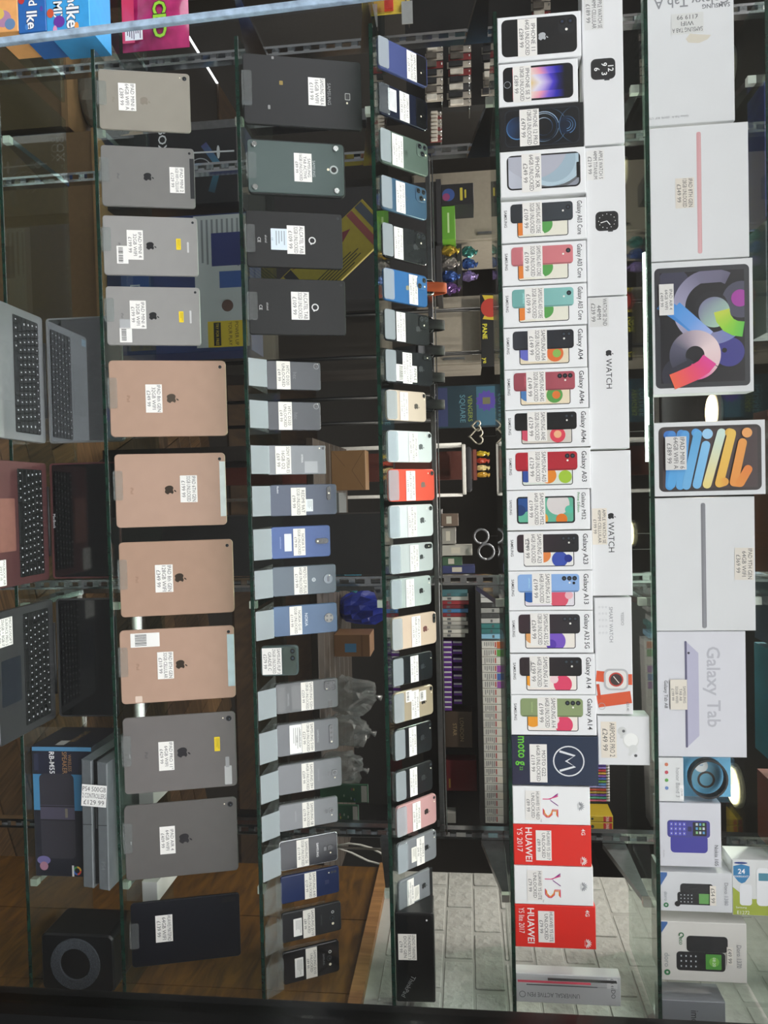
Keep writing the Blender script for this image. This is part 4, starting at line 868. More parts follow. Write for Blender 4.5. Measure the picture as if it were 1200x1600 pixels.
A.band([(ox + w * .04, h * .05), (ox + w * .17, h * .1)], h * .08, 'c94a26')
A.rect(ox - h * .3, h * .22, ox + h * .3, h * .88, 'b9babc', h * .16); A.rect(ox - h * .25, h * .27, ox + h * .25, h * .83, 'e6e4df', h * .13); A.disc(ox, h * .55, h * .2, 'c23b2e'); A.disc(ox, h * .55, h * .16, '3a2a28'); A.line((ox, h * .55), (ox + h * .1, h * .63), h * .02, 'f0e8e0'); A.line((ox, h * .55), (ox - h * .09, h * .48), h * .02, 'f0e8e0')
A.ring(w * .43, h * .15, h * .09, h * .012, 'aaacaf'); A.text('£21.41', w * .43, h * .86, h * .1, '66686b'); A.build('front_print', r)
r, w, h = longbox(1119, 1195, 935, 1015, 'small square white carton picturing white earbuds', name='earbud_carton')
A = Art()
for cx_, cy_, rr, c in ((.0, .64, .16, 'dcddda'), (-.02, .64, .14, 'f4f5f2'), (-.2, .47, .09, 'd0d2d0'), (.17, .68, .09, 'dadcda')): A.disc(w * cx_, h * cy_, w * rr, c)
A.band([(-.2 * w, h * .47), (-.05 * w, h * .46)], w * .06, 'd2d4d2'); A.band([(.17 * w, h * .68), (.3 * w, h * .6)], w * .06, 'd8dad8'); A.disc(-.2 * w, h * .5, w * .03, '5a5c5e'); A.disc(.3 * w, h * .73, w * .03, '5a5c5e'); A.build('front_print', r)
price_label(r, -w * .02, h * .21, w * .74, h * .3, ['AIRPODS PRO 2', '£249 99'], 4e-4, 'e8dfd0')
# ---------------------------------------------------------------- shelf 6: tablet cartons
Z6 = TOP[6]; G6 = 'large cartons on the upper shelf'
def big(U0, U1, H1, label, col='dadcdd', depth=.045, y=None, name='tablet_carton', cat='carton', g=.4):
    return carton(name, label, cat, G6, Z6, U0, U1, H1, depth, col, y, None, g)
r, w, h = big(-62, 198, 1147, 'large white carton with sideways grey lettering and a torn patch', y=YF + .012)
A = Art(); q = -math.pi / 2
X = lambda U: (U + 62) / 260 * w - w / 2
A.text('Galaxy Tab A', X(8), h * .52, h * .17, '8a8c90', rot=q, fit=h * .86, bold=.01); A.text('SAMSUNG', X(18), h * .8, h * .07, '77797d', rot=q, bold=.02)
A.poly([(X(58), h * .5), (X(60), h * .58), (X(63), h * .74), (X(69), h * .70), (X(74), h * .6), (X(72), h * .48), (X(66), h * .45)], 'd3cdbd'); A.text('Galaxy Tab A   (2019)  8.0"  LTE', X(186), h * .24, h * .035, '8a8c90', rot=q); A.build('front_print', r)
price_label(r, X(42), h * .47, h * .37, (X(58) - X(26)) * 1.0, ['SAMSUNG TAB A', 'WIFI', '£119 99'], 4e-4, 'd4d5d2', rot=q)
def edge_pic(r, w, h, fx, y0, y1, c1, c2):
    A = Art(); A.rect(-w * (.5 - y0), h * (fx - .02), w * (y1 - .5), h * (fx + .025), vgrad([c2, c1, c2], h * (fx - .02), h * (fx + .025)), h * .02); A.build('front_print', r)
r, w, h = big(201, 409, 1170, 'white carton with a slim pink tablet edge pictured')
edge_pic(r, w, h, .5, .05, .96, 'e6bcbd', 'c99698'); price_label(r, 0, h * .355, w * .225, h * .19, ['IPAD 8TH GEN', '128GB UNLOCKED', '£349 99'], 4e-4, 'dcd5c9')
# swirl carton
r, w, h = big(411, 617, 1177, 'white carton picturing a black screen of coloured ribbon loops')
A = Art(); x0, y0, x1, y1 = -w * .455, h * .03, w * .455, h * .965
A.rect(x0, y0, x1, y1, '34363b', h * .05); a, b, c, d = x0 + h * .05, y0 + h * .055, x1 - h * .05, y1 - h * .05; A.rect(a, b, c, d, '17181d')
sx = lambda u: a + (u - 421) / (603 - 421) * (c - a)
sy = lambda t: b + (t - 1028) / (1165 - 1028) * (d - b)
k = (c - a) / 182
for cx_, cy_, rr, col in ((440, 1050, 26, '3a3a4d'), (590, 1060, 30, '2b2d3a'), (470, 1160, 30, '4a4a5c')): clipped(A, circ(sx(cx_), sy(cy_), rr * k), col, a, b, c, d)
clipped(A, circ(sx(555), sy(1140), 24 * k), '3b3a86', a, b, c, d); A.disc(sx(552), sy(1132), 4 * k, '15161a')
def cl_ring(cx_, cy_, rr, ww, cols, a0, a1, n=40):
    pts = [(sx(cx_) + rr * k * math.cos(math.radians(a0 + (a1 - a0) * j / n)), sy(cy_) + rr * k * math.sin(math.radians(a0 + (a1 - a0) * j / n))) for j in range(n + 1)]
    pts = [p for p in pts if a + ww * k * .45 < p[0] < c - ww * k * .1 and b < p[1] < d - ww * k * .3]
    if len(pts) > 1: A.band(pts, ww * k, cols)
cl_ring(480, 1112, 52, 20, ['5f5c72', '8f8ca6', 'aaa7c2', '8f8ca6', '6d7fc0'], 150, 400)
A.band([(sx(470 + 4 * j), sy(1029 + 4.0 * j + 12 * math.sin(j / 7))) for j in range(0, 14)], 22 * k, ['4b93d8', '3f86d0', '5a9ada'])
A.band([(sx(478 + 3.4 * j), sy(1052 + 3.6 * j)) for j in range(0, 16)], 22 * k, ['4b93d8', '6a9ee0', 'a9b6e6'])
A.disc(sx(480), sy(1112), 26 * k, '1d1e24')

def gd(x, y):
    t = max(0, min(1, ((x - sx(489)) + (y - sy(1116))) / (50 * k) + .5)); return mix('7d7f9a', 'a9cdb6', t)
A.disc(sx(489), sy(1116), 25 * k, gd, 30)

A.band([(sx(487), sy(1128)), (sx(500), sy(1131)), (sx(511), sy(1139)), (sx(517), sy(1150)), (sx(519), sy(1163))], 25 * k, ['c6d24a', '8fcf3c', '5fbf4a'])
clipped(A, circ(sx(468), sy(1158), 14 * k), 'a23c9c', a, b, c, d)
A.ring(sx(558), sy(1084), 28 * k, 26 * k, ['e8c9cc', 'e9d3d4', 'b9a9b4', '5a5a6e', '3a3a4a'], 60, 300); A.ring(sx(558), sy(1084), 28 * k, 26 * k, ['e8c9cc', 'e56aa6', 'e0459a'], 60, -20)
A.band([(sx(566), sy(1108)), (sx(578), sy(1098)), (sx(588), sy(1080)), (sx(596), sy(1060)), (sx(601), sy(1046))], 26 * k, ['e0459a', 'e6447e', 'ef5a5a', 'f06a4c']); A.build('front_print', r, True)
price_label(r, -w * .215, h * .145, w * .235, h * .145, ['IPAD AIR 4', '64GB WIFI', '£409 99'], 3e-3, 'dedcd8')
# ribbon lettering carton
r, w, h = big(661, 776, 1196, 'white carton picturing ribbon lettering from blue to orange')
A = Art(); x0, y0, x1, y1 = -w * .44, h * .045, w * .44, h * .965
A.rect(x0, y0, x1, y1, '35302f', w * .075); A.rect(x0 + w * .04, y0 + w * .05, x1 - w * .04, y1 - w * .05, '47393a')
# the word runs up the carton: along = height, across = width
def Q(al, ac): return (w * (.5 - ac) * -1, h * al)
def stroke(p, q, cols, ww=.078):
    A.disc(*Q(*p), h * ww / 2, cols[0], 14); A.disc(*Q(*q), h * ww / 2, cols[-1], 14); A.band([Q(*p), ((Q(*p)[0] + Q(*q)[0]) / 2, (Q(*p)[1] + Q(*q)[1]) / 2), Q(*q)], h * ww, cols)
stroke((.13, .17), (.165, .17), ['3f7fd0', '4a92dc']); stroke((.165, .19), (.14, .86), ['4a92dc', '4d9ede']); 
stroke((.25, .16), (.155, .84), ['5aa4e2', '5aaae4']) ; stroke((.25, .17), (.285, .17), ['4f96dc', '5aa4e2']); stroke((.285, .19), (.235, .86), ['5aa4e2', '62aee6'])
stroke((.38, .15), (.40, .17), ['5aa4e2', '6ab4ea']); stroke((.395, .19), (.29, .86), ['62acde', '72b6e6']); stroke((.47, .32), (.385, .85), ['86c4ee', '7abdea'])
A.disc(*Q(.485, .17), h * .048, '9fd0f2'); stroke((.61, .16), (.475, .85), ['cfe6dc', 'ecd98a']); stroke((.68, .16), (.70, .17), ['e6b850', 'eabf55']); stroke((.70, .18), (.585, .84), ['edc45c', 'eeb950']); stroke((.585, .84), (.63, .82), ['eeb950', 'eaa84a'])
stroke((.795, .3), (.715, .83), ['eda04c', 'ec9a48']); stroke((.715, .83), (.77, .84), ['ec9a48', 'ea9440']); stroke((.77, .84), (.84, .66), ['ea9440', 'e6843a']); A.disc(*Q(.835, .17), h * .046, 'f0a862'); A.build('front_print', r, True)
price_label(r, -w * .08, h * .195, w * .45, h * .19, ['IPAD MINI 6', '64GB WIFI A', '£389 99'], 5e-3, 'd8d6d3')
r, w, h = big(779, 986, 1180, 'white carton with a slim grey tablet edge pictured')
edge_pic(r, w, h, .485, .04, .98, 'a5a6ab', '6f7075'); price_label(r, 0, h * .89, w * .24, h * .19, ['IPAD 9TH GEN', '64GB WIFI', '£369 99'], 4e-4, 'ded8cd', rot=math.radians(-1)); 
r, w, h = big(987, 1182, 1166, 'white carton with huge grey lettering and a lavender tablet pictured', col='d8d9df')
A = Art(); A.text('Galaxy Tab', -w * .06, h * .64, h * .21, 'b9bac2', fit=w * .86, bold=.015)
A.poly([(-w * .42, h * .335), (w * .42, h * .335), (w * .33, h * .47), (-w * .33, h * .47)], 'b7b6cc'); A.rect(-w * .425, h * .315, w * .425, h * .34, '5e5d78', h * .01); A.disc(-w * .33, h * .36, h * .014, '3a3b48'); A.text('Galaxy Tab A8', -w * .0, h * .1, h * .055, '3f4146', align=0); A.build('front_print', r)
price_label(r, -w * .0, h * .24, w * .24, h * .19, ['SAMSUNG', 'TAB A8', '32GB WIFI', '£199 99'], 2.2e-3, 'e3dccf')
# fitness band blister
r, w, h = big(1184, 1252, 1156, 'clear and blue hanging pack holding a black fitness band', col='d6d8da', depth=.02, name='fitness_band_pack', cat='pack')
bpy.data.objects.remove([o for o in r.children if o.name.startswith('carton')][0])
slab('white_card', -w / 2, 0, w / 2, h * .31, -.04, 0, WHITE, r, 0, .001); slab('blue_card', -w / 2, h * .3105, w / 2, h * .95, -.04, -.028, M('6cbde6', .5), r, 0, .001)
slab('clear_cover', -w / 2, h * .3105, w / 2, h * .94, -.0275, 0, PANE, r, .003, .001); slab('hang_tab', -w * .2, h * .94, w * .22, h * 1.05, -.034, -.031, ACRYL, r, .004, .0005)
def ring_geo(cx_, cy_, rx, ry, t, z0, z1, n=28):
    V, F = [], []
    for z in (z0, z1):
        for s in (1, 0):
            for q in range(n):
                a = 2 * math.pi * q / n; V.append((cx_ + (rx - t * s) * math.cos(a), cy_ + (ry - t * s) * math.sin(a), z))
    for q in range(n):
        p = (q + 1) % n
        F += [[q, p, n + p, n + q], [2 * n + q, 3 * n + q, 3 * n + p, 2 * n + p], [q, 2 * n + q, 2 * n + p, p], [n + q, n + p, 3 * n + p, 3 * n + q]]
    return V, F
V, F = ring_geo(0, h * .63, w * .45, h * .24, .004, -.022, -.004); mesh_obj('band', V, F, M('17191b', .5), r)
A = Art(-.0275); A.disc(w * .02, h * .62, w * .3, '8ad2f0'); A.ring(w * .1, h * .64, w * .17, w * .05, '3a3431'); A.disc(-w * .22, h * .58, w * .15, 'e8eef0'); A.text('3', -w * .24, h * .58, w * .12, '3a9ac8'); A.build('card_print', r)
A = Art(2e-4); A.text('honor Band 3', w * .06, h * .24, h * .07, '8a8c90', fit=w * .84); [A.disc(-w * .35 + k * w * .18, h * .1, w * .04, c) for k, c in enumerate(('d07a5a', 'c04a5a', '6aae5a', '6a8ac0'))]; A.rect(w * .12, h * .26, w * .45, h * .31, 'f4f4f4'); A.text('£29.99', w * .28, h * .285, h * .035, '77797d'); A.build('front_print', r)
# keypad phone cartons
def keypad(A, x, y, ww, hh, col, scr, keycol='c8ccd2', rot=False):
    A.rect(x, y, x + ww, y + hh, col, min(ww, hh) * .18)
    A.rect(x + ww * .1, y + hh * .60, x + ww * .9, y + hh * .92, scr, ww * .04)
    for i in range(4):
        for j in range(3):
            kx, ky = x + ww * (.12 + .27 * j), y + hh * (.06 + .1 * i); A.rect(kx, ky, kx + ww * .22, ky + hh * .075, mix_hex(col, 1.4), ww * .03); A.rect(kx + ww * .07, ky + hh * .025, kx + ww * .15, ky + hh * .05, keycol); A.z -= 2 * STEP
    A.z += 2 * STEP
    A.rect(x + ww * .36, y + hh * .48, x + ww * .64, y + hh * .57, mix_hex(col, .6), ww * .05)
r, w, h = big(1254, 1353, 1127, 'white carton picturing a royal blue keypad phone', col='d6d7de', depth=.05)
A = Art(); A.rect(-w * .0, h * .18, w * .28, h * .78, '3d3a9a', w * .06); keypad(A, -w * .23, h * .13, w * .27, h * .69, '3f3f8e', '15161c'); 
for i in range(3):
    for j in range(3): A.rect(-w * .19 + w * .065 * j, h * (.59 + .055 * i), -w * .15 + w * .065 * j, h * (.625 + .055 * i), ('c9d0d8', '5a9ad0', '8ac08a')[(i + j) % 3]); A.z -= STEP
A.z += STEP; A.text('Nokia 105', w * .31, h * .92, h * .085, '55575c', align=0, fit=w * .35); A.text('4G edition', w * .3, h * .07, h * .03, '8a8c90'); A.build('front_print', r)
d1380 = carton('phone_carton', 'white carton picturing a black keypad phone, priced £54.99', 'carton', G6, Z6, 1362, 1423, 1144, .075, 'd6d8db')
r, w, h = d1380; A = Art(); A.poly([(-w / 2 + .001, .001), (-w * .15, .001), (-w * .42, h * .1), (-w / 2 + .001, h * .1)], '3f6aa8'); A.rect(-w * .22, h * .28, w * .12, h * .74, '1b1d20', w * .08); keypad(A, w * .0, h * .24, w * .32, h * .5, '17191c', '6aa85a'); A.text('doro', w * .12, h * .08, h * .07, '8a9298'); A.ring(w * .34, h * .08, h * .025, h * .02, '2f7a4a'); A.disc(w * .3, h * .24, w * .07, '17191c'); A.text('Doro 1380', w * .02, h * .92, h * .075, '9a9ca2', fit=w * .7); A.build('front_print', r)
price_label(r, w * .06, h * .73, w * .5, h * .085, ['£54 99'], 2e-3, 'ece6da')
r, w, h = big(1439, 1531, 1167, 'cream-white carton picturing two black keypad phones, priced £49.99', col='dcdad4', depth=.08)
A = Art(); A.poly([(-w / 2 + .001, .001), (-w * .3, .001), (-w * .46, h * .08), (-w / 2 + .001, h * .08)], '3f6aa8'); A.rect(-w * .27, h * .3, w * .0, h * .78, '1b1d20', w * .06); keypad(A, w * .0, h * .18, w * .32, h * .57, '17191c', '4f9a3c'); A.disc(w * .16, h * .62, w * .08, '7ac04a'); A.text('08:20', w * .16, h * .62, h * .05, 'f0f4ea')
A.text('doro', w * .15, h * .07, h * .09, '9aa0a0'); A.ring(w * .36, h * .07, h * .025, h * .022, '2f7a4a'); A.text('eco', -w * .18, h * .24, h * .07, '2f7a4a'); A.ring(-w * .28, h * .24, h * .025, h * .012, '2f7a4a', 0, 300); A.text('Doro 1370', w * .05, h * .91, h * .075, '8a8c90', fit=w * .38); A.build('front_print', r)
price_label(r, w * .04, h * .80, w * .3, h * .07, ['£49 99'], 2e-3, 'e6e2d8')
# white and lime carton on top
hh = d1380[2]; zt = Z6 + hh + .0008
r, w, h = carton('phone_carton', 'white and lime carton picturing a flip phone, set on another carton', 'carton', G6, zt, 1343, 1430, 1228, .06, 'dcdedd', y=YF + .006, H0=1149)
A = Art(); U_ = lambda u: (u - 1386.5) / 87 * w; H_ = lambda t: (t - 1149) / 79 * h; q = math.pi / 2
A.poly([(U_(1429), H_(1150)), (U_(1429), h - .0015), (U_(1399), h - .0015), (U_(1404), H_(1180)), (U_(1398), H_(1165)), (U_(1386), H_(1150))], 'a3b13c')
A.poly([(U_(1353), H_(1151)), (U_(1350), H_(1163)), (U_(1353), H_(1175)), (U_(1368), H_(1175)), (U_(1378), H_(1168)), (U_(1380), H_(1163)), (U_(1377), H_(1158)), (U_(1368), H_(1151))], '2c7fb4')
A.text('24', U_(1361), H_(1163), .014, 'f4f6fa', rot=q, bold=.02); A.text('WARRANTY', U_(1369), H_(1163), .006, 'f4f6fa', rot=q)
A.disc(U_(1348), H_(1162), .0022, '24418c', ry=.013); A.rect(U_(1381), H_(1160), U_(1414), H_(1178), 'e9ebee', .006); A.rect(U_(1355), H_(1185), U_(1414), H_(1205), 'eceef0', .008); A.rect(U_(1363), H_(1188), U_(1375), H_(1202), '4a8aa0', .001)
A.text('Samsung', U_(1417), H_(1162), .006, 'f0f2e6', rot=q); A.text('E1272', U_(1425), H_(1165), .010, 'f0f2e6', rot=q); A.build('front_print', r)
r, w, h = big(1562, 1660, 1134, 'silver-grey carton with blue tablet emblem at the frame edge', col='8e9299', depth=.06, g=.22)
A = Art(); A.text('imo', -w * .25, h * .52, h * .17, '2a2b2f', fit=w * .2); A.rect(w * -.02, h * .36, w * .28, h * .66, '2f7ab4', h * .03); A.rect(w * .01, h * .40, w * .26, h * .62, '9aa2ac', h * .02); A.ring(w * .06, h * .46, h * .045, h * .02, '2f5a9a'); A.rect(w * .1, h * .22, w * .4, h * .34, 'd2d4d6'); A.build('front_print', r)
# ================================================================== LOWEST SHELF
def ribbed(nm, V, F, mat, parent): return mesh_obj(nm, V, F, mat, parent)
def laptop(label, Hh, Ul, Ur, Htop, depth, col, padcol, scr, keyrows, pad, lines=None, lab=None, word=None, keycol='141517', tilt=2.0):
    zd = TOP[1] + .016
    a, b = at_z(Hh, Ul, zd), at_z(Hh + (Ur - Ul) * .032, Ur, zd); w = (b - a).length; yaw = math.atan2(b.y - a.y, b.x - a.x)
    c = (a + b) / 2
    root = empty('laptop', label, 'laptop', 'open laptops', Matrix.Translation((c.x, c.y, zd)) @ Matrix.Rotation(yaw, 4, 'Z'))
    body = M(col, .35, .5, .03)
    flat = Matrix.Identity(4)
    o = slab('deck', -w / 2, -depth, w / 2, 0, -.0125, 0, body, root, .008, .0012)
    feet = [slab('foot', sx * w * .4 - .006, -.022, sx * w * .4 + .006, -.01, -.0158, -.0127, BLACK, root, .004, .0004, 3) for sx in (-1, 1)]
    # keyboard well and keys
    ky1, ky0 = -.022, -.022 - depth * .46
    slab('keyboard_well', -w * .44, ky0, w * .44, ky1, -.001, .0003, M(keycol, .6), root, .003, .0001)
    parts = []; rh = (ky1 - ky0) / keyrows; A = Art(.0022)
    random.seed(int(Ul))
    for rr in range(keyrows):
        n = 14 if rr < keyrows - 1 else 9; x = -w * .44 + .001; wid = w * .88 - .002
        ws = [1.0] * n
        if rr: ws[0] += .25 * rr; ws[-1] += .9 - .1 * rr
        if rr == keyrows - 1: ws = [1, 1, 1, 1.2, 5.2, 1.2, 1, 1, 1]
        tot = sum(ws)
        for q in ws:
            ww = wid * q / tot; y1 = ky1 - rr * rh
            parts.append(slab_geo(x + .0009, y1 - rh + .001, x + ww - .0009, y1 - .001, .0004, .002, .0012, .0003, 2))
            if q < 2: A.rect(x + ww * .4, y1 - rh * .62, x + ww * .56, y1 - rh * .38, 'c9ccd0'); A.z -= STEP
            x += ww
    V, F = join_geo(parts); tag(mesh_obj('keys', V, F, M(keycol, .45), root), kind='stuff'); tag(A.build('key_lettering', root), kind='stuff')
    if pad: slab('touchpad', w * (pad[0] - .5), -depth * .95, w * (pad[1] - .5), ky0 - depth * .06, -.001, .0004, M(padcol, .35, .3), root, .003, .0001)
    # hinge and screen
    tube('hinge', [(-w * .3, .002, .001), (w * .3, .002, .001)], .0035, M('1a1b1d', .4), root)
    P = root.matrix_world @ Vector((0, .006, .004)); t = math.radians(tilt); h = solve_h(P, t, Htop)
    lid = empty('lid', None, None); lid.parent = root; lid.matrix_local = Matrix.Translation((0, .006, .004)) @ Matrix.Rotation(math.pi / 2 - t, 4, 'X')
    bpy.data.objects.remove(lid)
    ml = Matrix.Translation((0, .006, .004)) @ Matrix.Rotation(math.pi / 2 - t, 4, 'X')
    l = slab('lid', -w / 2, 0, w / 2, h, -.006, 0, body, root, .008, .001); l.matrix_local = ml
    s_ = slab('screen', -w / 2 + .004, .006, w / 2 - .004, h - .004, 0, .0007, scr, l, .004, .0003)
    if word:
        A = Art(.001); A.text(word, 0, .009, .009, 'b9bbbf'); A.build('lettering', l)
    if lines: price_label(root, w * (lab[0] - .5), -depth * lab[1], lab[2], lab[3], lines, .001)
    A = Art(.0005); A.rect(-w * .47, -depth * .97, -w * .41, -depth * .86, '9ab4c4'); 
    if lines is None: A.build('sticker', root)
    return root
MIRROR = M('8f9397', .035, .9, .02)
DARKSCR = M('0b0c0d', .07, 0, .02, 40, 0, .3)
laptop('open silver convertible laptop with mirror-like screen', 66, 497, 693, 192, .21, '8f9193', '888a8c', MIRROR, 6, (.28, .72), keycol='1d1e20', tilt=1.0)
laptop('open rose-tinted laptop with black keys', 72, 724, 905, 188, .205, '6b4546', '9a6a5f', DARKSCR, 6, (.3, .72), ['MACBOOK AIR', '2017 i5', '8GB + 512GB', '£399 99'], (.88, .93, .055, .045), 'MacBook')
laptop('open charcoal tablet laptop with keyboard cover', 82, 936, 1121, 183, .215, '4c4d4f', '2c3139', DARKSCR, 6, (.37, .72), ['MICROSOFT', 'SURFACE PRO 5', '256GB + 8GB i7', '£299 99'], (.16, .88, .06, .055))
# speaker carton
ysp = at_z(52, 1260, TOP[1]).y
spk = carton('speaker_carton', 'dark blue carton picturing a cylindrical black speaker', 'carton', None, TOP[1], 1166, 1368, 147, .14, '20222b', y=ysp)
r, w, h = spk; A = Art(); X = lambda U: (U - 1166) / 202 * w - w / 2; Y = lambda H: (H - 52) / 95 * h
A.rect(-w / 2 + .001, .002, X(1173), h - .002, '4f86ac'); A.rect(X(1209), .002, X(1265), h - .002, '3f7fa8'); A.rect(X(1174), Y(60), X(1208), Y(140), '232636')
A.rect(X(1208), Y(63), X(1340), Y(117), '35343c', .012); A.rect(X(1257), Y(63), X(1281), Y(117), '4e4b5c'); A.rect(X(1262), Y(102), X(1276), Y(106), '7a7468'); A.rect(X(1258), Y(63), X(1260), Y(117), '24242a'); A.rect(X(1279), Y(63), X(1281), Y(117), '24242a')
A.text('RB-M55', X(1191), Y(84), .017, 'eef0f2', bold=.015, fit=X(1208) - X(1174)); A.text('SPEAKER', X(1191), Y(104), .016, 'a8835a', fit=X(1208) - X(1174)); A.text('WIRELESS', X(1191), Y(112), .011, 'a8835a', fit=X(1203) - X(1177)); A.rect(X(1177), Y(56), X(1203), Y(63), '2c3046')
A.disc(X(1343), Y(66), .010, '6f6a9c', ry=.016); A.disc(X(1352), Y(66), .01, 'a87a8e'); 
for k, c in enumerate(('d04a3a', 'e0b03a', '4a9a5a', '3a6ac0')): A.ring(X(1358), Y(118), .008, .004, c, 90 * k, 90 * k + 90, 8)
A.rect(X(1350), Y(110), X(1367), Y(113), 'dcdcdc'); A.build('front_print', r, True)
A = Art(); A.text('SPEAKER', .07, h * .55, .02, '77603f', rot=0); A.rect(.1, h * .35, .13, h * .5, '9a9a98'); A.build('side_print', r, mtx=Matrix.Translation((-w / 2, 0, 0)) @ Matrix(((0, 0, -1, 0), (0, 1, 0, 0), (1, 0, 0, -.14), (0, 0, 0, 1))))
# games console on the carton
zc = TOP[1] + h + .0008; yc = ysp - .055
x0, x1 = at(125, 1188, yc).x, at(125, 1384, yc).x; w = x1 - x0
Pc = Vector(((x0 + x1) / 2, yc, zc)); hc = .059
r = empty('games_console', 'flat two-layer grey games console lying on the speaker carton', 'console', None, face_frame(Pc, 0, math.radians(-2)))
cm = M('5b6063', .45)
for nm, y0, y1 in (('lower_shell', .0, hc * .40), ('upper_shell', hc * .60, hc)):
    V, F = slab_geo(-w / 2, y0, w / 2, y1, -.21, 0, 0, .002); V = [(x + y * .12, y, z) for x, y, z in V]; mesh_obj(nm, V, F, cm, r)
slab('gap_band', -w / 2 + .004, hc * .405, w / 2 - .004, hc * .595, -.2, -.008, BLACK, r, 0, .001)
slab('disc_slot', -w * .3, hc * .47, w * .05, hc * .52, -.0078, -.0072, M('3a3c3e', .3), r)
A = Art(); A.text('PS4', w * .33, hc * .8, hc * .22, '6f7477'); A.rect(w * .005, .002, w * .012, hc * .39, '303335'); A.rect(w * .01, hc * .61, w * .017, hc - .002, '303335'); A.build('lettering', r)
price_label(r, -w * .22, hc * .5, hc * .96, w * .17, ['PS4 500GB', '2 CONTROLLERS', '£129 99'], .002, 'efefed', rot=math.pi / 2 - .06)
# boxy round-fronted speaker
ys = at_z(62, 1500, TOP[1]).y; x0, x1 = at(62, 1458, ys).x, at(62, 1547, ys).x; w = x1 - x0; Ps = Vector(((x0 + x1) / 2, ys, TOP[1] + .004)); hs = solve_h(Ps, 0, 178)
r = empty('loudspeaker', 'black cube loudspeaker with round mesh front', 'speaker', None, face_frame(Ps, 0))
slab('cabinet', -w / 2, 0, w / 2, hs, -.11, 0, M('0d0e10', .4), r, .014, .004)
rr = min(w, hs) * .44
V, F = ring_geo(0, hs * .48, rr, rr, rr * .38, .0005, .005, 32); mesh_obj('mesh_ring', V, F, M('4a5058', .5, .3, .6, 700, .5), r)
V, F = slab_geo(-rr * .6, hs * .48 - rr * .6, rr * .6, hs * .48 + rr * .6, -.001, .001, rr * .6, .0005, 8); mesh_obj('cone', V, F, M('050506', .5), r)
for sx in (-.3, .3): slab('foot', sx * w - .006, -.0038, sx * w + .006, -.0001, -.06, -.03, BLACK, r)
# small white cartons behind the tablets
for U0, U1, H1, lb in ((1378, 1409, 246, 'small white carton behind the black tablet'), (1237, 1258, 240, 'small white carton between the two dark grey tablets')):
    yy = 1.665; carton('white_carton', lb, 'carton', 'small white cartons', TOP[2], U0, U1, H1, .12, 'd7d8d6', y=yy)
# ------------------------------------------------------------------ sweets beyond the pane edge
def candy(H0, H1, U1, col, label, words, z, y, blobs):
    x1 = at(H0, U1, y).x; x0 = x1 - .155; P = Vector(((x0 + x1) / 2, y, z)); h = solve_h(Vector((x1 - .02, y, z)), 0, H1); w = x1 - x0
    r = empty('candy_carton', label, 'candy', 'stacked candy cartons', face_frame(P)); slab('carton', -w / 2, 0, w / 2, h, -.10, 0, M(col, .35), r, 0, .0012)
    A = Art()
    for (t, fx_, fy_, s, c) in words: A.text(t, w * (fx_ - .5), h * fy_, h * s, '1d2440', bold=.05); A.text(t, w * (fx_ - .5), h * fy_, h * s, c, bold=.02)
    for fx_, fy_, rr, c, ry in blobs: A.disc(w * (fx_ - .5), h * fy_, h * rr, c, 14, h * ry)
    A.build('front_print', r, True); return z + h + .0006, h
yc = at_z(-14, 20, TOP[1]).y
zt = TOP[1]; 
zt, _ = candy(-14, 28, 52, 'e8a868', 'peach candy carton at the bottom of the stack', [], zt, yc, [(.82, .45, .3, 'b488a8', .3), (.9, .7, .2, '6a8ab0', .2), (.75, .3, .2, 'e0c060', .2)])
zt, _ = candy(28, 72, 52, '2f68b0', 'deep blue candy carton in the middle of the stack', [('Mike and', .34, .55, .42, 'f4f6f8'), ('Ike', .84, .5, .52, 'f4f6f8')], zt, yc, [(.7, .85, .09, '5a4aa8', .05), (.93, .3, .1, '4a88d0', .06), (.55, .14, .16, 'c03a3a', .12)])
zt, _ = candy(72, 140, 52, '3f9edc', 'sky blue candy carton on top of the stack', [('Mike and', .36, .62, .32, 'f4f6f8'), ('Ike', .82, .62, .40, 'f4f6f8'), ('MIX', .74, .28, .28, 'f4f6f8')], zt, yc, [(.86, .3, .13, '6a3aa0', .13), (.97, .2, .1, 'e89ac0', .05), (.95, .7, .1, 'f0a050', .05), (.74, .1, .1, 'd05a3a', .08)])
# pink pouch
yp = at_z(182, 30, TOP[2]).y; x1 = at(200, 74, yp).x; x0 = x1 - .14; Pp = Vector(((x0 + x1) / 2, yp, TOP[2] + .004)); w = x1 - x0; hp = solve_h(Vector((x1 - .03, yp, TOP[2])), 0, 288)
r = empty('sweet_pouch', 'glossy magenta sweet pouch with green bubble lettering', 'pouch', None, face_frame(Pp))
N = 10; V = []; F = []
for s_ in (1, -1):
    for j in range(N + 1):
        for i in range(N + 1):
            u, v = i / N, j / N; puff = (math.sin(math.pi * u) * math.sin(math.pi * v)) ** .5 * .018
            V.append((-w / 2 + w * u, hp * v, s_ * (puff + .0006) - .02 + (.002 * math.sin(9 * u + 5 * v) if 0 < i < N and 0 < j < N else 0)))
k = (N + 1) ** 2
for j in range(N):
    for i in range(N):
        q = j * (N + 1) + i; F.append([q, q + 1, q + N + 2, q + N + 1]); F.append([k + q, k + q + N + 1, k + q + N + 2, k + q + 1])
mesh_obj('bag', V, F, M('a62a63', .2, 0, .35, 22, 0, .6), r, True)
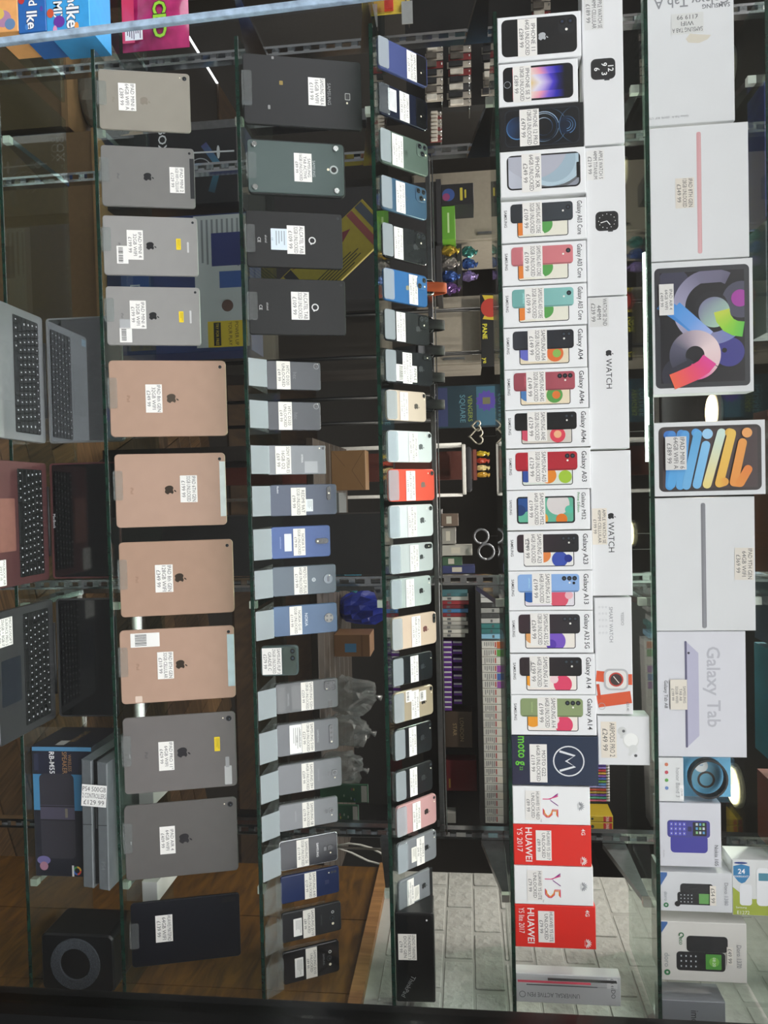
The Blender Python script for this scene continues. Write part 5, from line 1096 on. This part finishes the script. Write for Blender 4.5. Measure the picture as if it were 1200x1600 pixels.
A = Art(.001); A.rect(-w * .42, hp * .06, w * .44, hp * .24, 'c8345a'); A.text('CBD', w * .1, hp * .62, hp * .26, '2c3a18', bold=.06); A.text('CBD', w * .1, hp * .62, hp * .26, '9acb3c', bold=.03); A.rect(w * .12, hp * .1, w * .4, hp * .36, 'e8e4e4'); fake_lines(A, w * .14, hp * .12, w * .39, hp * .34, 7, '55304a')
A.build('front_print', r, True)

# ================================================================== WATCHES BEHIND THE TILTED PHONES
def cuff_watch(U, H, strap, label, face='0b0c0e', y=1.815):
    z = TOP[4]; x = at(H, U, y).x; r = empty('smartwatch', label, 'watch', 'smartwatches on cuffs', Matrix.Translation((x, y, z)))
    zt = at(H, U, y).z - z
    V, F = ring_geo(0, zt * .5, .024, zt * .5 - .006, .004, -.011, .011, 24)
    o = mesh_obj('strap', V, F, M(strap, .6), r, True); o.matrix_local = Matrix.Rotation(math.pi / 2, 4, 'Z') @ Matrix.Rotation(math.pi / 2, 4, 'X')
    c = slab('case', -.019, -.021, .019, .021, -.011, 0, M('9a9a98' if strap != '17181a' else '16171a', .3, .6), r, .009, .002); c.matrix_local = Matrix.Translation((0, -.022, zt * .62)) @ Matrix.Rotation(math.pi / 2 - .35, 4, 'X')
    slab('display', -.016, -.018, .016, .018, .0001, .001, M(face, .08), c, .007, .0003)
    return r
cuff_watch(450, 702, 'd2571f', 'smartwatch with orange strap behind the bright blue phone')
for U, lb in ((508, 'behind the charcoal phone'), (548, 'behind the barcode-carded phone'), (590, 'by the pale gold phone end'), (632, 'behind the pale gold phone')):
    cuff_watch(U, 699, '17181a', 'black smartwatch on a cuff ' + lb)
# ================================================================== SHOP BEHIND THE SHELVES
def crate(name, label, cat, H0, H1, U0, U1, y, depth, col, group=None, art=None, kid='carton', z=None, rough=.5, gloss=False):
    Hm = (H0 + H1) / 2; a, b = at(Hm, U0, y), at(Hm, U1, y); w = b.x - a.x
    Um = (U0 + U1) / 2; z0 = at(H0, Um, y).z if z is None else z; z1 = at(H1, Um, y).z; h = z1 - z0
    r = empty(name, label, cat, group, face_frame(Vector(((a.x + b.x) / 2, y, z0))))
    slab(kid, -w / 2, 0, w / 2, h, -depth, 0, M(col, rough, 0, .05, 15), r, 0, .001)
    if art:
        A = Art(); art(A, w, h); A.build('front_print', r, gloss)
    return r, w, h, z0
def plank_board(label, z, U0, U1, y0, y1, col='1b1b1c', name='rack_shelf'):
    a, b = at(700, U0, y0).x, at(700, U1, y0).x
    o = box(name, a, b, y0, y1, z - .018, z, M(col, .5)); tag(o, label, 'shelf'); return o
def bag(name, label, cat, c, rx, ry, rz, mat, group=None, n=14, amp=.25, seed=1, flat=.75):
    random.seed(seed); V, F = [], []
    for j in range(n + 1):
        for i in range(2 * n):
            th = math.pi * j / n; ph = math.pi * i / n; k = 1 + (random.random() - .5) * amp * math.sin(th)
            z = math.cos(th); z = max(z, -flat)
            V.append((rx * k * math.sin(th) * math.cos(ph), ry * k * math.sin(th) * math.sin(ph), rz * (z + flat) * k if z > -flat else 0))
    for j in range(n):
        for i in range(2 * n):
            a = j * 2 * n + i; b = j * 2 * n + (i + 1) % (2 * n); F.append([a, a + 2 * n, b + 2 * n, b])
    r = empty(name, label, cat, group, Matrix.Translation(c)); mesh_obj('wrap', V, F, mat, r)
    tube('gathered_neck', [(0, 0, rz * (1 + flat) * .93), (rx * .1, 0, rz * (1 + flat) * 1.05), (rx * .2, ry * .1, rz * (1 + flat) * 1.15)], [.012, .006, .014], mat, r, 6)
    return r
ORD = 'first second third fourth fifth sixth seventh eighth ninth tenth eleventh twelfth thirteenth fourteenth fifteenth sixteenth seventeenth eighteenth nineteenth twentieth twenty-first twenty-second twenty-third twenty-fourth'.split()
NP = [0]
# ---- tall racks either side
def pegrack(label, U0, U1, y, z1=2.3):
    a, b = at(700, U0, y).x, at(700, U1, y).x
    r = empty('peg_rack', label, 'rack', None, Matrix.Translation(((a + b) / 2, y, 0))); w = b - a
    box('back_panel', -w / 2, w / 2, -.0205, .02, 1.32, z1, M('121314', .6), r)
    for s_ in (-1, 1): box('post', s_ * w / 2 - .02, s_ * w / 2 + .02, -.02, .04, 0.0, 1.3195, STEEL, r)
    return r
pegrack('black peg rack of small red and white packs', -60, 172, 2.72)
pegrack('black peg rack of books and purple packs', 912, 1300, 2.80)
PACKG = 'small packs hanging on pegs'
random.seed(11)
def hang(H0, H1, U0, U1, y, col, lab, strip, cat='pack', grp=PACKG):
    Hm = (H0 + H1) / 2; a, b = at(Hm, U0, y), at(Hm, U1, y); w = b.x - a.x; z0, z1 = at(H0, U0, y).z, at(H1, U0, y).z; h = z1 - z0
    r = empty('hanging_pack', lab, cat, grp, face_frame(Vector(((a.x + b.x) / 2, y, z0))))
    slab('card', -w / 2, 0, w / 2, h, -.004, 0, M(col, .5, 0, .2, 40), r, 0, .0005); slab('contents', -w * .4, h * .08, w * .4, h * .66, .0002, .012, M(strip, .3, 0, .2, 60), r, .002, .001)
    tube('peg', [(0, h * .92, .01), (0, h * .92, -.11)], .002, CHROME, r, 6)
for (H0, H1, n0, n1, st) in ((664, 692, 70, 150, 13), (700, 736, 72, 160, 12), (753, 778, 60, 150, 13), (830, 860, -10, 20, 14)):
    U = n0
    while U < n1:
        c = random.choice(('b6aea2', '7d2b2c', '8f8a82', 'a39c92', '3a3a3c'))
        hang(H0 + random.uniform(-2, 2), H1, U, U + st - 2.5, 2.62, c, 'small %s accessory pack, %s along its peg row by the candy end, %s row' % ({'b6aea2': 'cream', '7d2b2c': 'dark red', '8f8a82': 'grey', 'a39c92': 'beige', '3a3a3c': 'charcoal'}[c], ORD[int(round((U - n0) / st))], {664: 'lowest', 700: 'second', 753: 'third', 830: 'top'}[H0]), random.choice(('26272a', 'c9c4ba', '55504a')))
        U += st
for k in range(8):
    hang(672, 690, 175 + k * 6, 180 + k * 6, 2.62, random.choice(('7a3a38', '9a948a', '8a4a44')), 'thin reddish pack, %s in the row behind the midnight green phone' % ORD[k], 'b9b3a8')
# big bottom row at the pane edge
hang(565, 640, -10, 22, 2.0, 'c9b23a', 'yellow and red printed pouch hanging at the pane edge', 'b8382c')
tag(box('price_strip', at(640, 5, 2.0).x, at(640, 40, 2.0).x, 1.99, 1.993, at(628, 20, 2.0).z, at(645, 20, 2.0).z, M('9a9c9a', .3)), 'pale grey price strip hanging at the pane edge', 'price strip')
# books, boxes on the right rack
zA = at(692, 1000, 2.70).z; zB = at(752, 1000, 2.70).z
plank_board('black rack shelf under the books and purple packs', zA, 922, 1288, 2.66, 2.7785); plank_board('black rack shelf under the paper cartons', zB, 922, 1288, 2.66, 2.7785)
cols = ['3f6f78', 'b9b9b6', '8c2630', '6d1f2a', '3a6fa0', '7c222c', 'b8b6b0', 'a8a6a2', '8f8f8c', 'c2c0ba', 'a9a7a2']
nm = {'3f6f78': 'teal', 'b9b9b6': 'white', '8c2630': 'red', '6d1f2a': 'maroon', '3a6fa0': 'blue', '7c222c': 'crimson', 'b8b6b0': 'off-white', 'a8a6a2': 'pale grey', '8f8f8c': 'grey', 'c2c0ba': 'cream', 'a9a7a2': 'silver-grey'}
for k, c in enumerate(cols):
    crate('boxed_accessory', 'slim %s box standing on the rack beyond the pale gold phone' % nm[c], 'box', 692, 733 - random.uniform(0, 10), 926 + k * 6.4, 926 + k * 6.4 + 5.8, 2.69, .09, c, 'slim boxes on the rack', lambda A, w, h: A.rect(-w * .3, h * .2, w * .3, h * .35, '55585c'), z=zA + .0005)
for k, c in enumerate(['9a9c9e', 'b2b4b4', '2a2b2d', '8f9190', '3c3e40', 'a6a8a8', '2f6f70', '2f6a6c', '7fb0cc']):
    crate('boxed_accessory', 'slim %s box on the upper rack shelf behind the sky blue phone carton' % ('grey', 'light grey', 'black', 'mid grey', 'charcoal', 'silver', 'teal', 'sea green', 'light blue')[k], 'box', 752, 788 - random.uniform(0, 8), 926 + k * 8.1, 926 + k * 8.1 + 7.4, 2.69, .09, c, 'slim boxes on the rack', lambda A, w, h: A.rect(-w * .3, h * .5, w * .3, h * .6, '4a4d50'), z=zB + .0005)
for row, (H0, H1) in enumerate(((692, 706), (711, 722))):
    for k in range(14 if row == 0 else 8):
        U = 1002 + k * (7.8 if row == 0 else 13) ; 
        r_, w_, h_, z_ = crate('purple_pack', ('shiny purple pack, %s of the lower row counted from the books' if row == 0 else 'shiny purple pack, %s of the upper row counted from the books') % ORD[k], 'pack', H0, H1, U, U + 7, 2.69 + .02 * row, .06, '5b2a86', 'purple packs', None, z=zA + .0005 + (.0335 if row else 0), rough=.25)
        slab('white_tab', -w_ * .5, h_ * .05, -w_ * .12, h_ * .95, .0002, .003, M('b9b9bc', .4), r_)
crate('brown_carton', 'dark brown carton with faint gold lettering behind the black tilted phone', 'carton', 692, 738, 1112, 1168, 2.70, .08, '3a2d22', None, lambda A, w, h: (A.text('LONDON', 0, h * .62, h * .2, '8f7d5c', fit=w * .85), A.text('STAR', 0, h * .36, h * .2, '8f7d5c', fit=w * .6)), z=zA + .0005)
crate('red_cloth_box', 'dark red box behind the black phones', 'box', 692, 745, 1188, 1236, 2.72, .06, '5a0f16', None, lambda A, w, h: A.rect(w * .1, h * .08, w * .4, h * .14, '8a6a2a'), z=zA + .0005, rough=.8)
crate('grey_socket_box', 'small grey box by the chrome upright and brick wall', 'box', 692, 712, 1270, 1286, 2.70, .05, '8a8a86', z=zA + .0005)
random.seed(5)
for k in range(23):
    U = 1002 + k * 12.4; top = random.choice(('4f8a3c', '3a5aa0', 'a03048', '8a4a9a', 'b05a2c', 'c9c9c4', 'c4c2bc', 'cfcdc8'))
    if k > 5: top = random.choice(('c9c9c4', 'c4c2bc', 'cfcdc8', 'd0cbbf'))
    def art(A, w, h, top=top):
        A.rect(-w * .45, h * .6, w * .45, h * .95, top); fake_lines(A, -w * .4, h * .08, w * .4, h * .5, 5, '6a6c70'); A.rect(-w * .4, h * .52, w * .3, h * .57, 'a03a3a')
    crate('paper_carton', 'slim white printed carton, %s in its long row counted from the books' % ORD[k], 'carton', 752, 792, U, U + 11.6, 2.69, .09, 'c6c6c2', 'slim white cartons in a row', art, z=zB + .0005)
# ---- white cabinet, green carton, black carton
def tall_cabinet(label, U0, U1, Htop, y, col, name='cabinet', depth=.4):
    a, b = at(740, U0, y).x, at(740, U1, y).x; z1 = at(Htop, (U0 + U1) / 2, y).z; r = empty(name, label, 'cabinet', None, Matrix.Translation(((a + b) / 2, y, 0))); w = b - a
    box('base_unit', -w / 2, w / 2, 0, depth, 0, 1.30, M('2b2722', .6), r); box('body', -w / 2, w / 2, 0, depth, 1.3005, z1, M(col, .6), r); box('door', -w / 2 + .006, w / 2 - .006, -.018, -.001, 1.31, z1 - .006, M(col, .55), r); box('handle', w * .40, w * .43, -.035, -.0185, z1 - .16, z1 - .07, STEEL, r); return z1
zc1 = tall_cabinet('tall cabinet with white upper door behind the planet wallpaper carton', 268, 378, 806, 3.2, '968f82')
tall_cabinet('tall cabinet with pale fuse-board door behind the mint phone carton', 462, 570, 752, 3.2, '968f82', depth=.3)
def ped(label, U0, U1, H, y, d=.25, col='202022'):
    a, b = at(H, U0, y).x, at(H, U1, y).x; z = at(H, (U0 + U1) / 2, y).z
    r = empty('plinth', label, 'plinth', 'plinths', Matrix.Translation(((a + b) / 2, y, 0))); w = b - a
    box('body', -w / 2, w / 2, 0, d, 0, z - .02, M(col, .6), r); box('top', -w / 2 - .006, w / 2 + .006, -.006, d + .006, z - .0198, z - .0006, M(mix_hex(col, 1.3), .5), r); return z
zp = ped('dark plinth carrying a green carton', 283, 377, 690, 2.9, .2)
crate('green_carton', 'bright green carton with pale lettering behind the blue-grey phone', 'carton', 690, 711, 322, 374, 2.91, .15, '5d9a2c', None, lambda A, w, h: A.rect(-w * .3, h * .42, w * .3, h * .56, 'b9d69a'), z=zp)
crate('black_carton', 'black carton with yellow print and blue burst', 'carton', 690, 740, 287, 320, 2.91, .15, '1a1b1e', None, lambda A, w, h: (A.rect(-w * .3, h * .58, w * .3, h * .66, 'c2b43a', w * .03), A.rect(-w * .2, h * .72, w * .2, h * .77, 'c2b43a', w * .03), A.disc(0, h * .22, w * .3, '34508f'), A.disc(w * .1, h * .15, w * .18, '8a3a6a')), z=zp)
# foil snack bags on a stand
zs = ped('dark plinth carrying foil snack bags', 387, 461, 690, 2.9, .18)
for k, (U, H, c, n_) in enumerate(((392, 690, 'b79a3a', 'gold'), (412, 690, '8f8a86', 'silver'), (432, 690, '2c4a86', 'blue'), (452, 690, '6b4a86', 'violet'))):
    P = at(H, U, 2.99); bag('snack_bag', '%s foil snack bag behind the charcoal phones' % n_, 'snack', Vector((P.x, 2.99, zs)), .021, .026, .032, M(c, .18, .6, .4, 60), 'foil snack bags', 8, .5, 20 + k)
zs2 = ped('narrow plinth carrying teal and violet snack bags', 384, 444, 722, 3.12, .2)
for k, (U, c, n_) in enumerate(((394, '3f7f78', 'teal'), (413, '3a5a9a', 'royal blue'), (432, '8a7ab0', 'lilac'))):
    P = at(722, U, 3.21); bag('snack_bag', '%s foil snack bag standing high behind the pink phone carton' % n_, 'snack', Vector((P.x, 3.21, zs2)), .021, .026, .030, M(c, .18, .6, .4, 60), 'foil snack bags', 8, .5, 40 + k)
# dark poster boards
def poster(label, H0, H1, U0, U1, y, col, art, name='poster_board'):
    r, w, h, z = crate(name, label, 'poster', H0, H1, U0, U1, y, .012, col, None, art, 'board', None, .4)
    for s_ in (-1, 1): tube('leg', [(s_ * w * .3, 0, -.006), (s_ * w * .3, -z + .0005, -.006)], .008, BLACK, r, 6)
poster('black menu board with red burst and yellow lettering', 751, 784, 458, 572, 3.1, '121214', lambda A, w, h: (A.poly([(-w * .48, h * .1), (-w * .3, h * .4), (-w * .15, h * .1), (-w * .12, h * .9), (-w * .3, h * .7), (-w * .46, h * .92)], 'c9b030'), A.disc(-w * .3, h * .48, w * .13, 'b23428'), A.text('PANE', w * .02, h * .2, h * .3, 'e0d838', bold=.02), A.text('CHICKEN | LOVE', w * .2, h * .75, h * .2, 'd0c070', fit=w * .55), A.text('ye', w * .42, h * .2, h * .3, 'e0d838')))
poster('teal and navy poster board with violet starburst', 682, 780, 602, 668, 3.3, '17323f', lambda A, w, h: (A.rect(-w * .46, .0, w * .46, h * .18, '2a3560'), A.rect(-w * .46, h * .64, w * .46, h * .97, '2f5f78'), A.poly([(-w * .12 + w * .26 * (1 if k % 2 else .78) * math.cos(k * math.pi / 12), h * .8 + w * .26 * (1 if k % 2 else .78) * math.sin(k * math.pi / 12)) for k in range(24)], '4a3a9a'), A.rect(-w * .2, h * .74, -w * .04, h * .86, '6a6a4a'), A.text('SQUARE', w * .05, h * .42, h * .12, '5a8a9a', fit=w * .8), A.text('VENGERS', w * .05, h * .54, h * .1, '8a9a3a', fit=w * .8)))
# heart ornament
hx = at(745, 682, 2.6)
r = empty('heart_ornament', 'double heart wire ornament hanging in the dark', 'ornament', None, Matrix.Translation(hx))
for nm_, s_, dz in (('large_heart', .026, .0), ('small_heart', .017, -.0)):
    pts = [(s_ * 1.0 * (16 * math.sin(t) ** 3) / 16 - (.0 if nm_ == 'large_heart' else .036), 0, s_ * (13 * math.cos(t) - 5 * math.cos(2 * t) - 2 * math.cos(3 * t) - math.cos(4 * t)) / 16) for t in [2 * math.pi * k / 24 for k in range(25)]]
    tube(nm_, pts, .003, M('b9b2a2', .35, .6), r, 6)
tube('thread', [(0, 0, .02), (0, 0, CEIL - hx.z - .001)], .0008, M('777777', .5), r, 4)
# white folding stool and red snack stand
zsn = ped('low dark red stand carrying yellow and red sweets', 704, 748, 745, 4.2, .25, '5a2a20')
for k, (U, c, n_) in enumerate(((709, 'c9b22c', 'yellow'), (720, 'b0402c', 'red'), (731, 'd8cc90', 'cream'), (742, 'c0952c', 'amber'))):
    P = at(745, U, 4.32); bag('sweet_bag', '%s sweet bag on the dark red stand' % n_, 'sweets', Vector((P.x, 4.32, zsn)), .0155, .03, .034, M(c, .3, 0, .3, 60), 'sweet bags', 7, .4, 60 + k)
r = empty('folding_stool', 'white folding stool with dark cushion in the shop', 'stool', None, Matrix.Translation((at(700, 735, 4.0).x, 4.0, 0)))
sw = .13; zst = at(728, 735, 4.0).z
for sx in (-1, 1):
    for sy in (-1, 1): tube('leg', [(sx * sw, sy * .1, 0.001), (sx * sw, -sy * .1, zst - .02)], .009, M('d0d0cc', .4), r, 6)
slab('seat', -sw, -.12, sw, .12, zst - .02, zst, M('d6d6d2', .4), r, .02, .004); slab('cushion', -sw * .9, -.11, sw * .9, .11, zst + .0005, zst + .03, M('23242a', .7), r, .03, .01)
# bangles and cards on the middle
zt3 = ped('dark table carrying cards and bangles', 800, 896, 690, 2.6, .2)
for k, (U0, U1, H1, c, n_) in enumerate(((803, 822, 716, '6a5a50', 'brown'), (825, 850, 712, '8f8d88', 'grey'), (852, 868, 738, 'a8a6a0', 'pale'), (870, 884, 722, '3a5a44', 'green'), (884, 896, 742, '2c3460', 'navy'))):
    crate('card_box', 'small %s card box on the dark table behind the white phones' % n_, 'box', 690, H1, U0, U1, 2.62 + .01 * (k % 2), .06, c, 'card boxes', lambda A, w, h: A.rect(-w * .3, h * .3, w * .3, h * .6, 'b9b4a8'), z=zt3)
for k, (U, H, rr) in enumerate(((838, 752, .024), (862, 760, .026))):
    P = at(H, U, 2.6); r = empty('bangle', 'pale grey ring-shaped bangle hanging behind the %s phone carton' % ('black blue-curve' if k else 'orange-circle'), 'bangle', 'bangles', Matrix.Translation(P))
    tube('loop', [(rr * math.cos(2 * math.pi * j / 20), 0, rr * math.sin(2 * math.pi * j / 20)) for j in range(21)], .004, M('8e9096', .3, .5), r, 6); tube('cord', [(0, 0, rr), (0, 0, CEIL - P.z - .001)], .0008, M('666666', .5), r, 4)
# ---- colour tubes and yellow cartons beside the red cartons (above them)
zr = at(898, 1240, 2.6).z
plank_board('dark rack shelf carrying coloured tubes and yellow cartons', zr, 1180, 1300, 2.5, 2.7995)
tc = ['6a7a8a', '4a3a7a', '7a6ab0', 'b03a48', 'c09a4a', '8a5aa0', '4a6ab0', '6a9a4a', '5a8ac0', '8a8ac0', 'b04a3a', 'a08a3a', '6a4aa0', '4a9a8a', 'b05a7a']
for k, c in enumerate(tc):
    U = 1190 + k * 5.0; y = 2.56; P = at(900, U, y); h = at(946 + k * .4, U, y).z - zr
    r = empty('colour_tube', 'slim %s tube, %s in the row beyond the earbud carton' % (('grey', 'violet', 'lilac', 'red', 'tan', 'purple', 'blue', 'green', 'sky blue', 'lavender', 'rust', 'olive', 'deep violet', 'teal', 'pink')[k], ORD[k]), 'tube', 'colour tubes', Matrix.Translation((P.x, y + .004 * k, zr + .0005)))
    V, F = tube_geo([(0, 0, 0), (0, 0, h)], .0048, 10); mesh_obj('barrel', V, F, M(c, .25, 0, .4, 90), r, True); V, F = tube_geo([(0, 0, h + .0002), (0, 0, h + .012)], .0042, 10); mesh_obj('cap', V, F, M('c9c9cc', .3), r, True)
for k, (U0, U1) in enumerate(((1275, 1284), (1285, 1298))):
    crate('filter_carton', 'yellow and red tobacco filter carton beside the brick wall, %s of two' % ('narrower', 'wider')[k], 'carton', 898, 958, U0, U1, 2.52, .1, 'b39a22', 'yellow filter cartons', lambda A, w, h: (A.rect(-w * .45, h * .72, w * .45, h * .97, 'a82c2c'), A.text('SWAN', 0, h * .84, h * .14, 'f0e8d8', fit=w * .8), A.disc(0, h * .4, w * .2, '2c3a34'), A.rect(-w * .45, h * .02, w * .45, h * .12, 'a82c2c')), z=zr + .0005)
crate('striped_carton', 'black and yellow striped carton beside the coloured tubes', 'carton', 898, 940, 1262, 1272, 2.62, .08, '16211c', None, lambda A, w, h: A.rect(w * .1, 0.002, w * .4, h * .95, 'a8962c'), z=zr + .0005)
# ---- bench with parcels seen between the lower shelves
bz = .90; bx0, bx1, by0, by1 = -.22, 1.7, 2.95, 3.8
r = empty('display_bench', 'long dark slatted bench carrying parcels and bags', 'bench', None, Matrix.Translation((0, 0, 0)))
nb = 7
for k in range(nb):
    a = by0 + (by1 - by0) * k / nb; slab('plank', bx0, a, bx1, a + (by1 - by0) / nb - .006, bz - .03, bz, wood('bench_board', '2a231c', '40362b', 4, (1, 10, 1), .5) if k == 0 else bpy.data.materials['bench_board'], r, 0, .002)
for sx in (bx0 + .05, bx1 - .05):
    for sy in (by0 + .08, by1 - .08): box('leg', sx - .03, sx + .03, sy - .03, sy + .03, 0.0005, bz - .031, M('201a15', .6), r)
def on_bench(name, label, cat, H0, U0, U1, H1, depth, col, art=None, kid='carton', yaw=0.0, zb=None):
    P0 = at_z(H0, (U0 + U1) / 2, (zb or bz) + .0006); y = P0.y; return crate(name, label, cat, H0, H1, U0, U1, y, depth, col, None, art, kid, (zb or bz) + .0006)
on_bench('paper_parcel', 'brown paper parcel with folded flaps beside the red phone', 'parcel', 518, 704, 766, 571, .12, '7a5c3a', lambda A, w, h: (A.line((-w * .48, h * .95), (0, h * .6), .002, '5a4228'), A.line((w * .48, h * .95), (0, h * .6), .002, '5a4228'), A.line((-w * .48, h * .05), (-w * .1, h * .4), .002, '5a4228')))
on_bench('taped_parcel', 'brown cardboard parcel with blue tape', 'parcel', 522, 992, 1026, 578, .15, '7d5d40', lambda A, w, h: (A.rect(-w * .1, h * .3, w * .3, h * .62, '4a7fa8'), A.rect(-w * .48, h * .75, w * .48, h * .8, '6a4c32')))
on_bench('grey_router', 'flat grey plastic box on the bench beside the brown parcel', 'box', 512, 770, 812, 530, .2, '5a5f60')
P = at_z(528, 955, bz); bag('carrier_bag', 'deep blue plastic carrier bag on the bench', 'bag', Vector((P.x, P.y + .1, bz + .0006)), .075, .08, .13, M('1f2f86', .35, 0, .2, 30), None, 10, .4, 3)
P = at_z(505, 905, bz); bag('teal_bag', 'crumpled teal and yellow printed bag on the bench', 'bag', Vector((P.x, P.y + .1, bz + .0006)), .07, .08, .08, M('2f6a7c', .3, 0, .3, 30), None, 9, .5, 4)
gp = clear('crumpled_film', (.75, .78, .78), 1.6, .28, .12, (.5, .52, .52))
for k, (H, U, s_) in enumerate(((512, 1085, .075), (506, 1141, .07), (502, 1199, .062))):
    P = at_z(H, U, bz); bag('film_bag', 'crumpled clear plastic bag heaped behind the grey phones, %s' % ('first', 'middle', 'last')[k], 'bag', Vector((P.x, P.y, bz + .0006)), s_, s_ * .8, s_ * 1.5, gp, 'clear plastic bags', 10, .55, 70 + k)
for k, (H0, U0, U1, H1) in enumerate(((500, 1226, 1254, 575), (498, 1258, 1288, 560))):
    on_bench('game_card', 'green patterned card board behind the grey phones, %s' % ('taller', 'shorter')[k], 'card', H0, U0, U1, H1, .012, '2c5a40', lambda A, w, h: [A.disc(w * random.uniform(-.35, .35), h * random.uniform(.1, .8), w * .08, c, 8, w * .04) for c in ('8aa08a', 'b0a84a', '8a4a5a', '4a6a8a', 'a0b0a0')] + [A.rect(-w * .45, h * .86, w * .45, h * .98, 'c9c9c4')])
cb = at_z(470, 1330, bz)
tag(tube('white_cable', [at(H, U, 2.35) for H, U in ((525, 1322), (545, 1318), (562, 1320), (580, 1325), (600, 1336), (615, 1345), (600, 1352), (575, 1345), (550, 1333), (527, 1324))] + [Vector((XW - .05, 2.2, BEAMZ + .06)), Vector((XW - .004, 2.1, BEAMZ + .004))], .0035, M('c9c9c4', .4)), 'looped white cable hanging near the wooden capping', 'cable')
# ---- cartons on the low plinth behind the tablets
zl = ped('wide low wooden plinth behind the small tablets', 203, 560, 160, 2.06, .55, '6a5236')
zl0 = ped('lower wooden plinth carrying the wrapped bundle', 40, 196, 106, 2.06, .5, '5a462f')
crate('console_carton', 'white and blue games console carton with a yellow panel', 'carton', 160, 391, 338, 552, 2.08, .12, '1f2f5c', None, lambda A, w, h: (A.rect(-w * .49, h * .62, w * .47, h * .985, 'aeb2b6'), fake_lines(A, -w * .46, h * .66, -w * .1, h * .94, 8, '7a7e84'), A.rect(w * -.36, h * .74, -w * .12, h * .97, '26306a'), A.text('SKY', -w * .02, h * .82, h * .04, 'e8eaee'), A.rect(-w * .08, h * .79, w * .04, h * .94, '2f4f8f'), A.disc(w * .17, h * .84, h * .04, '5a4038'), A.rect(w * .28, h * .7, w * .47, h * .97, 'c9ae26'), A.text('POWER UP', w * .375, h * .90, h * .035, '2a2614', fit=w * .17), A.text('YOUR PLAY', w * .375, h * .855, h * .035, '2a2614', fit=w * .17), A.rect(w * .29, h * .74, w * .46, h * .79, '1d1a10'), A.text('TRY FOR FREE', w * .375, h * .765, h * .028, 'c9ae26', fit=w * .16), A.rect(-w * .45, h * .1, w * .4, h * .3, '2c4a8c'), A.text('DUO', w * .1, h * .2, h * .1, 'c9ccd6')), z=zl)
crate('hookah_carton', 'black carton with a pale hookah silhouette and teal stripe', 'carton', 160, 371, 206, 322, 2.10, .3, '141417', None, lambda A, w, h: (A.band([(-w * .3, h * .75), (0, h * .86), (w * .35, h * .80)], h * .05, ['3a3a6a', '2f6a80', '1d3a4a']), A.band([(-w * .2, h * .55), (-w * .18, h * .98)], h * .012, 'b9bcc0'), A.disc(-w * .19, h * .62, w * .05, 'a9acb0'), A.disc(-w * .18, h * .86, w * .09, 'b4b7bb', 14, h * .012), A.ring(w * .05, h * .72, w * .16, h * .008, '8a8d92', 90, 330), A.text('BOX', -w * .38, h * .44, h * .09, 'c9ccd0', bold=.01)), z=zl)
gb = M('6b675f', .35, 0, .35, 14, .5)
P = at(112, 140, 2.14); bag('wrapped_controller', 'grey plastic-wrapped controller bundle behind the champagne tablet', 'bundle', Vector((P.x, 2.16, zl0)), .135, .07, .092, gb, None, 14, .18, 9)
ctop = zl + (at(391, 445, 2.08).z - at(160, 445, 2.08).z) + .001
cpt = at(500, 415, 2.12); L_, W_ = .40, .125; ang = math.radians(131)
low = min(sx * L_ / 2 * math.sin(ang) + sy * W_ / 2 * math.cos(ang) for sx in (-1, 1) for sy in (-1, 1))
r = empty('slanted_board', 'long yellow and maroon printed board slanting behind the black tablets', 'board', None, Matrix.Translation((cpt.x, 2.12, ctop - low)) @ Matrix.Rotation(math.pi / 2, 4, 'X') @ Matrix.Rotation(ang, 4, 'Z'))
slab('board', -L_ / 2, -W_ / 2, L_ / 2, W_ / 2, -.012, 0, M('8f8026', .5), r, 0, .001)
A = Art(); A.rect(-L_ * .49, -W_ * .48, -L_ * .30, W_ * .48, '3a3f4a'); A.rect(-L_ * .42, -W_ * .4, -L_ * .36, W_ * .4, 'a0a4aa'); A.rect(-L_ * .27, -W_ * .48, -L_ * .2, W_ * .48, '1d1d22'); A.poly([(-L_ * .2, W_ * .45), (L_ * .2, W_ * .1), (L_ * .3, W_ * .2), (L_ * .1, W_ * .45)], '6a2430'); fake_lines(A, -L_ * .15, -W_ * .45, L_ * .25, -W_ * .1, 6, '3a3418'); A.rect(L_ * .34, -W_ * .48, L_ * .39, W_ * .48, '7a3a3a'); A.rect(L_ * .42, -W_ * .48, L_ * .48, W_ * .48, '3a3f4a'); A.build('front_print', r)
# ---- things standing on the topmost shelf
for U0, U1, c, lb, d in ((126, 338, '24307c', 'deep blue carton on the topmost shelf with a barcode under it', .2), (345, 520, '6a7078', 'grey printed carton on the topmost shelf', .2), (640, 898, '7a3420', 'rust brown carton on the topmost shelf', .17), (905, 1008, '3a4460', 'slate blue carton on the topmost shelf', .18), (1016, 1190, '1f7f9c', 'teal carton on the topmost shelf', .19), (1222, 1330, '8c3326', 'brick red carton on the topmost shelf', .17)):
    z = TOP[7]; y = YF + .03; x0, x1 = at(1200, U0, y).x, at(1200, U1, y).x; w = x1 - x0
    r = empty('shelf_carton', lb, 'carton', 'cartons on the topmost shelf', face_frame(Vector(((x0 + x1) / 2, y, z)))); slab('carton', -w / 2, 0, w / 2, .16, -d * .45, 0, M(c, .45, 0, .12, 18), r, 0, .001)
    A = Art(); A.rect(-w * .4, .02, w * .4, .05, mix_hex(c, 1.5)); A.build('front_print', r)
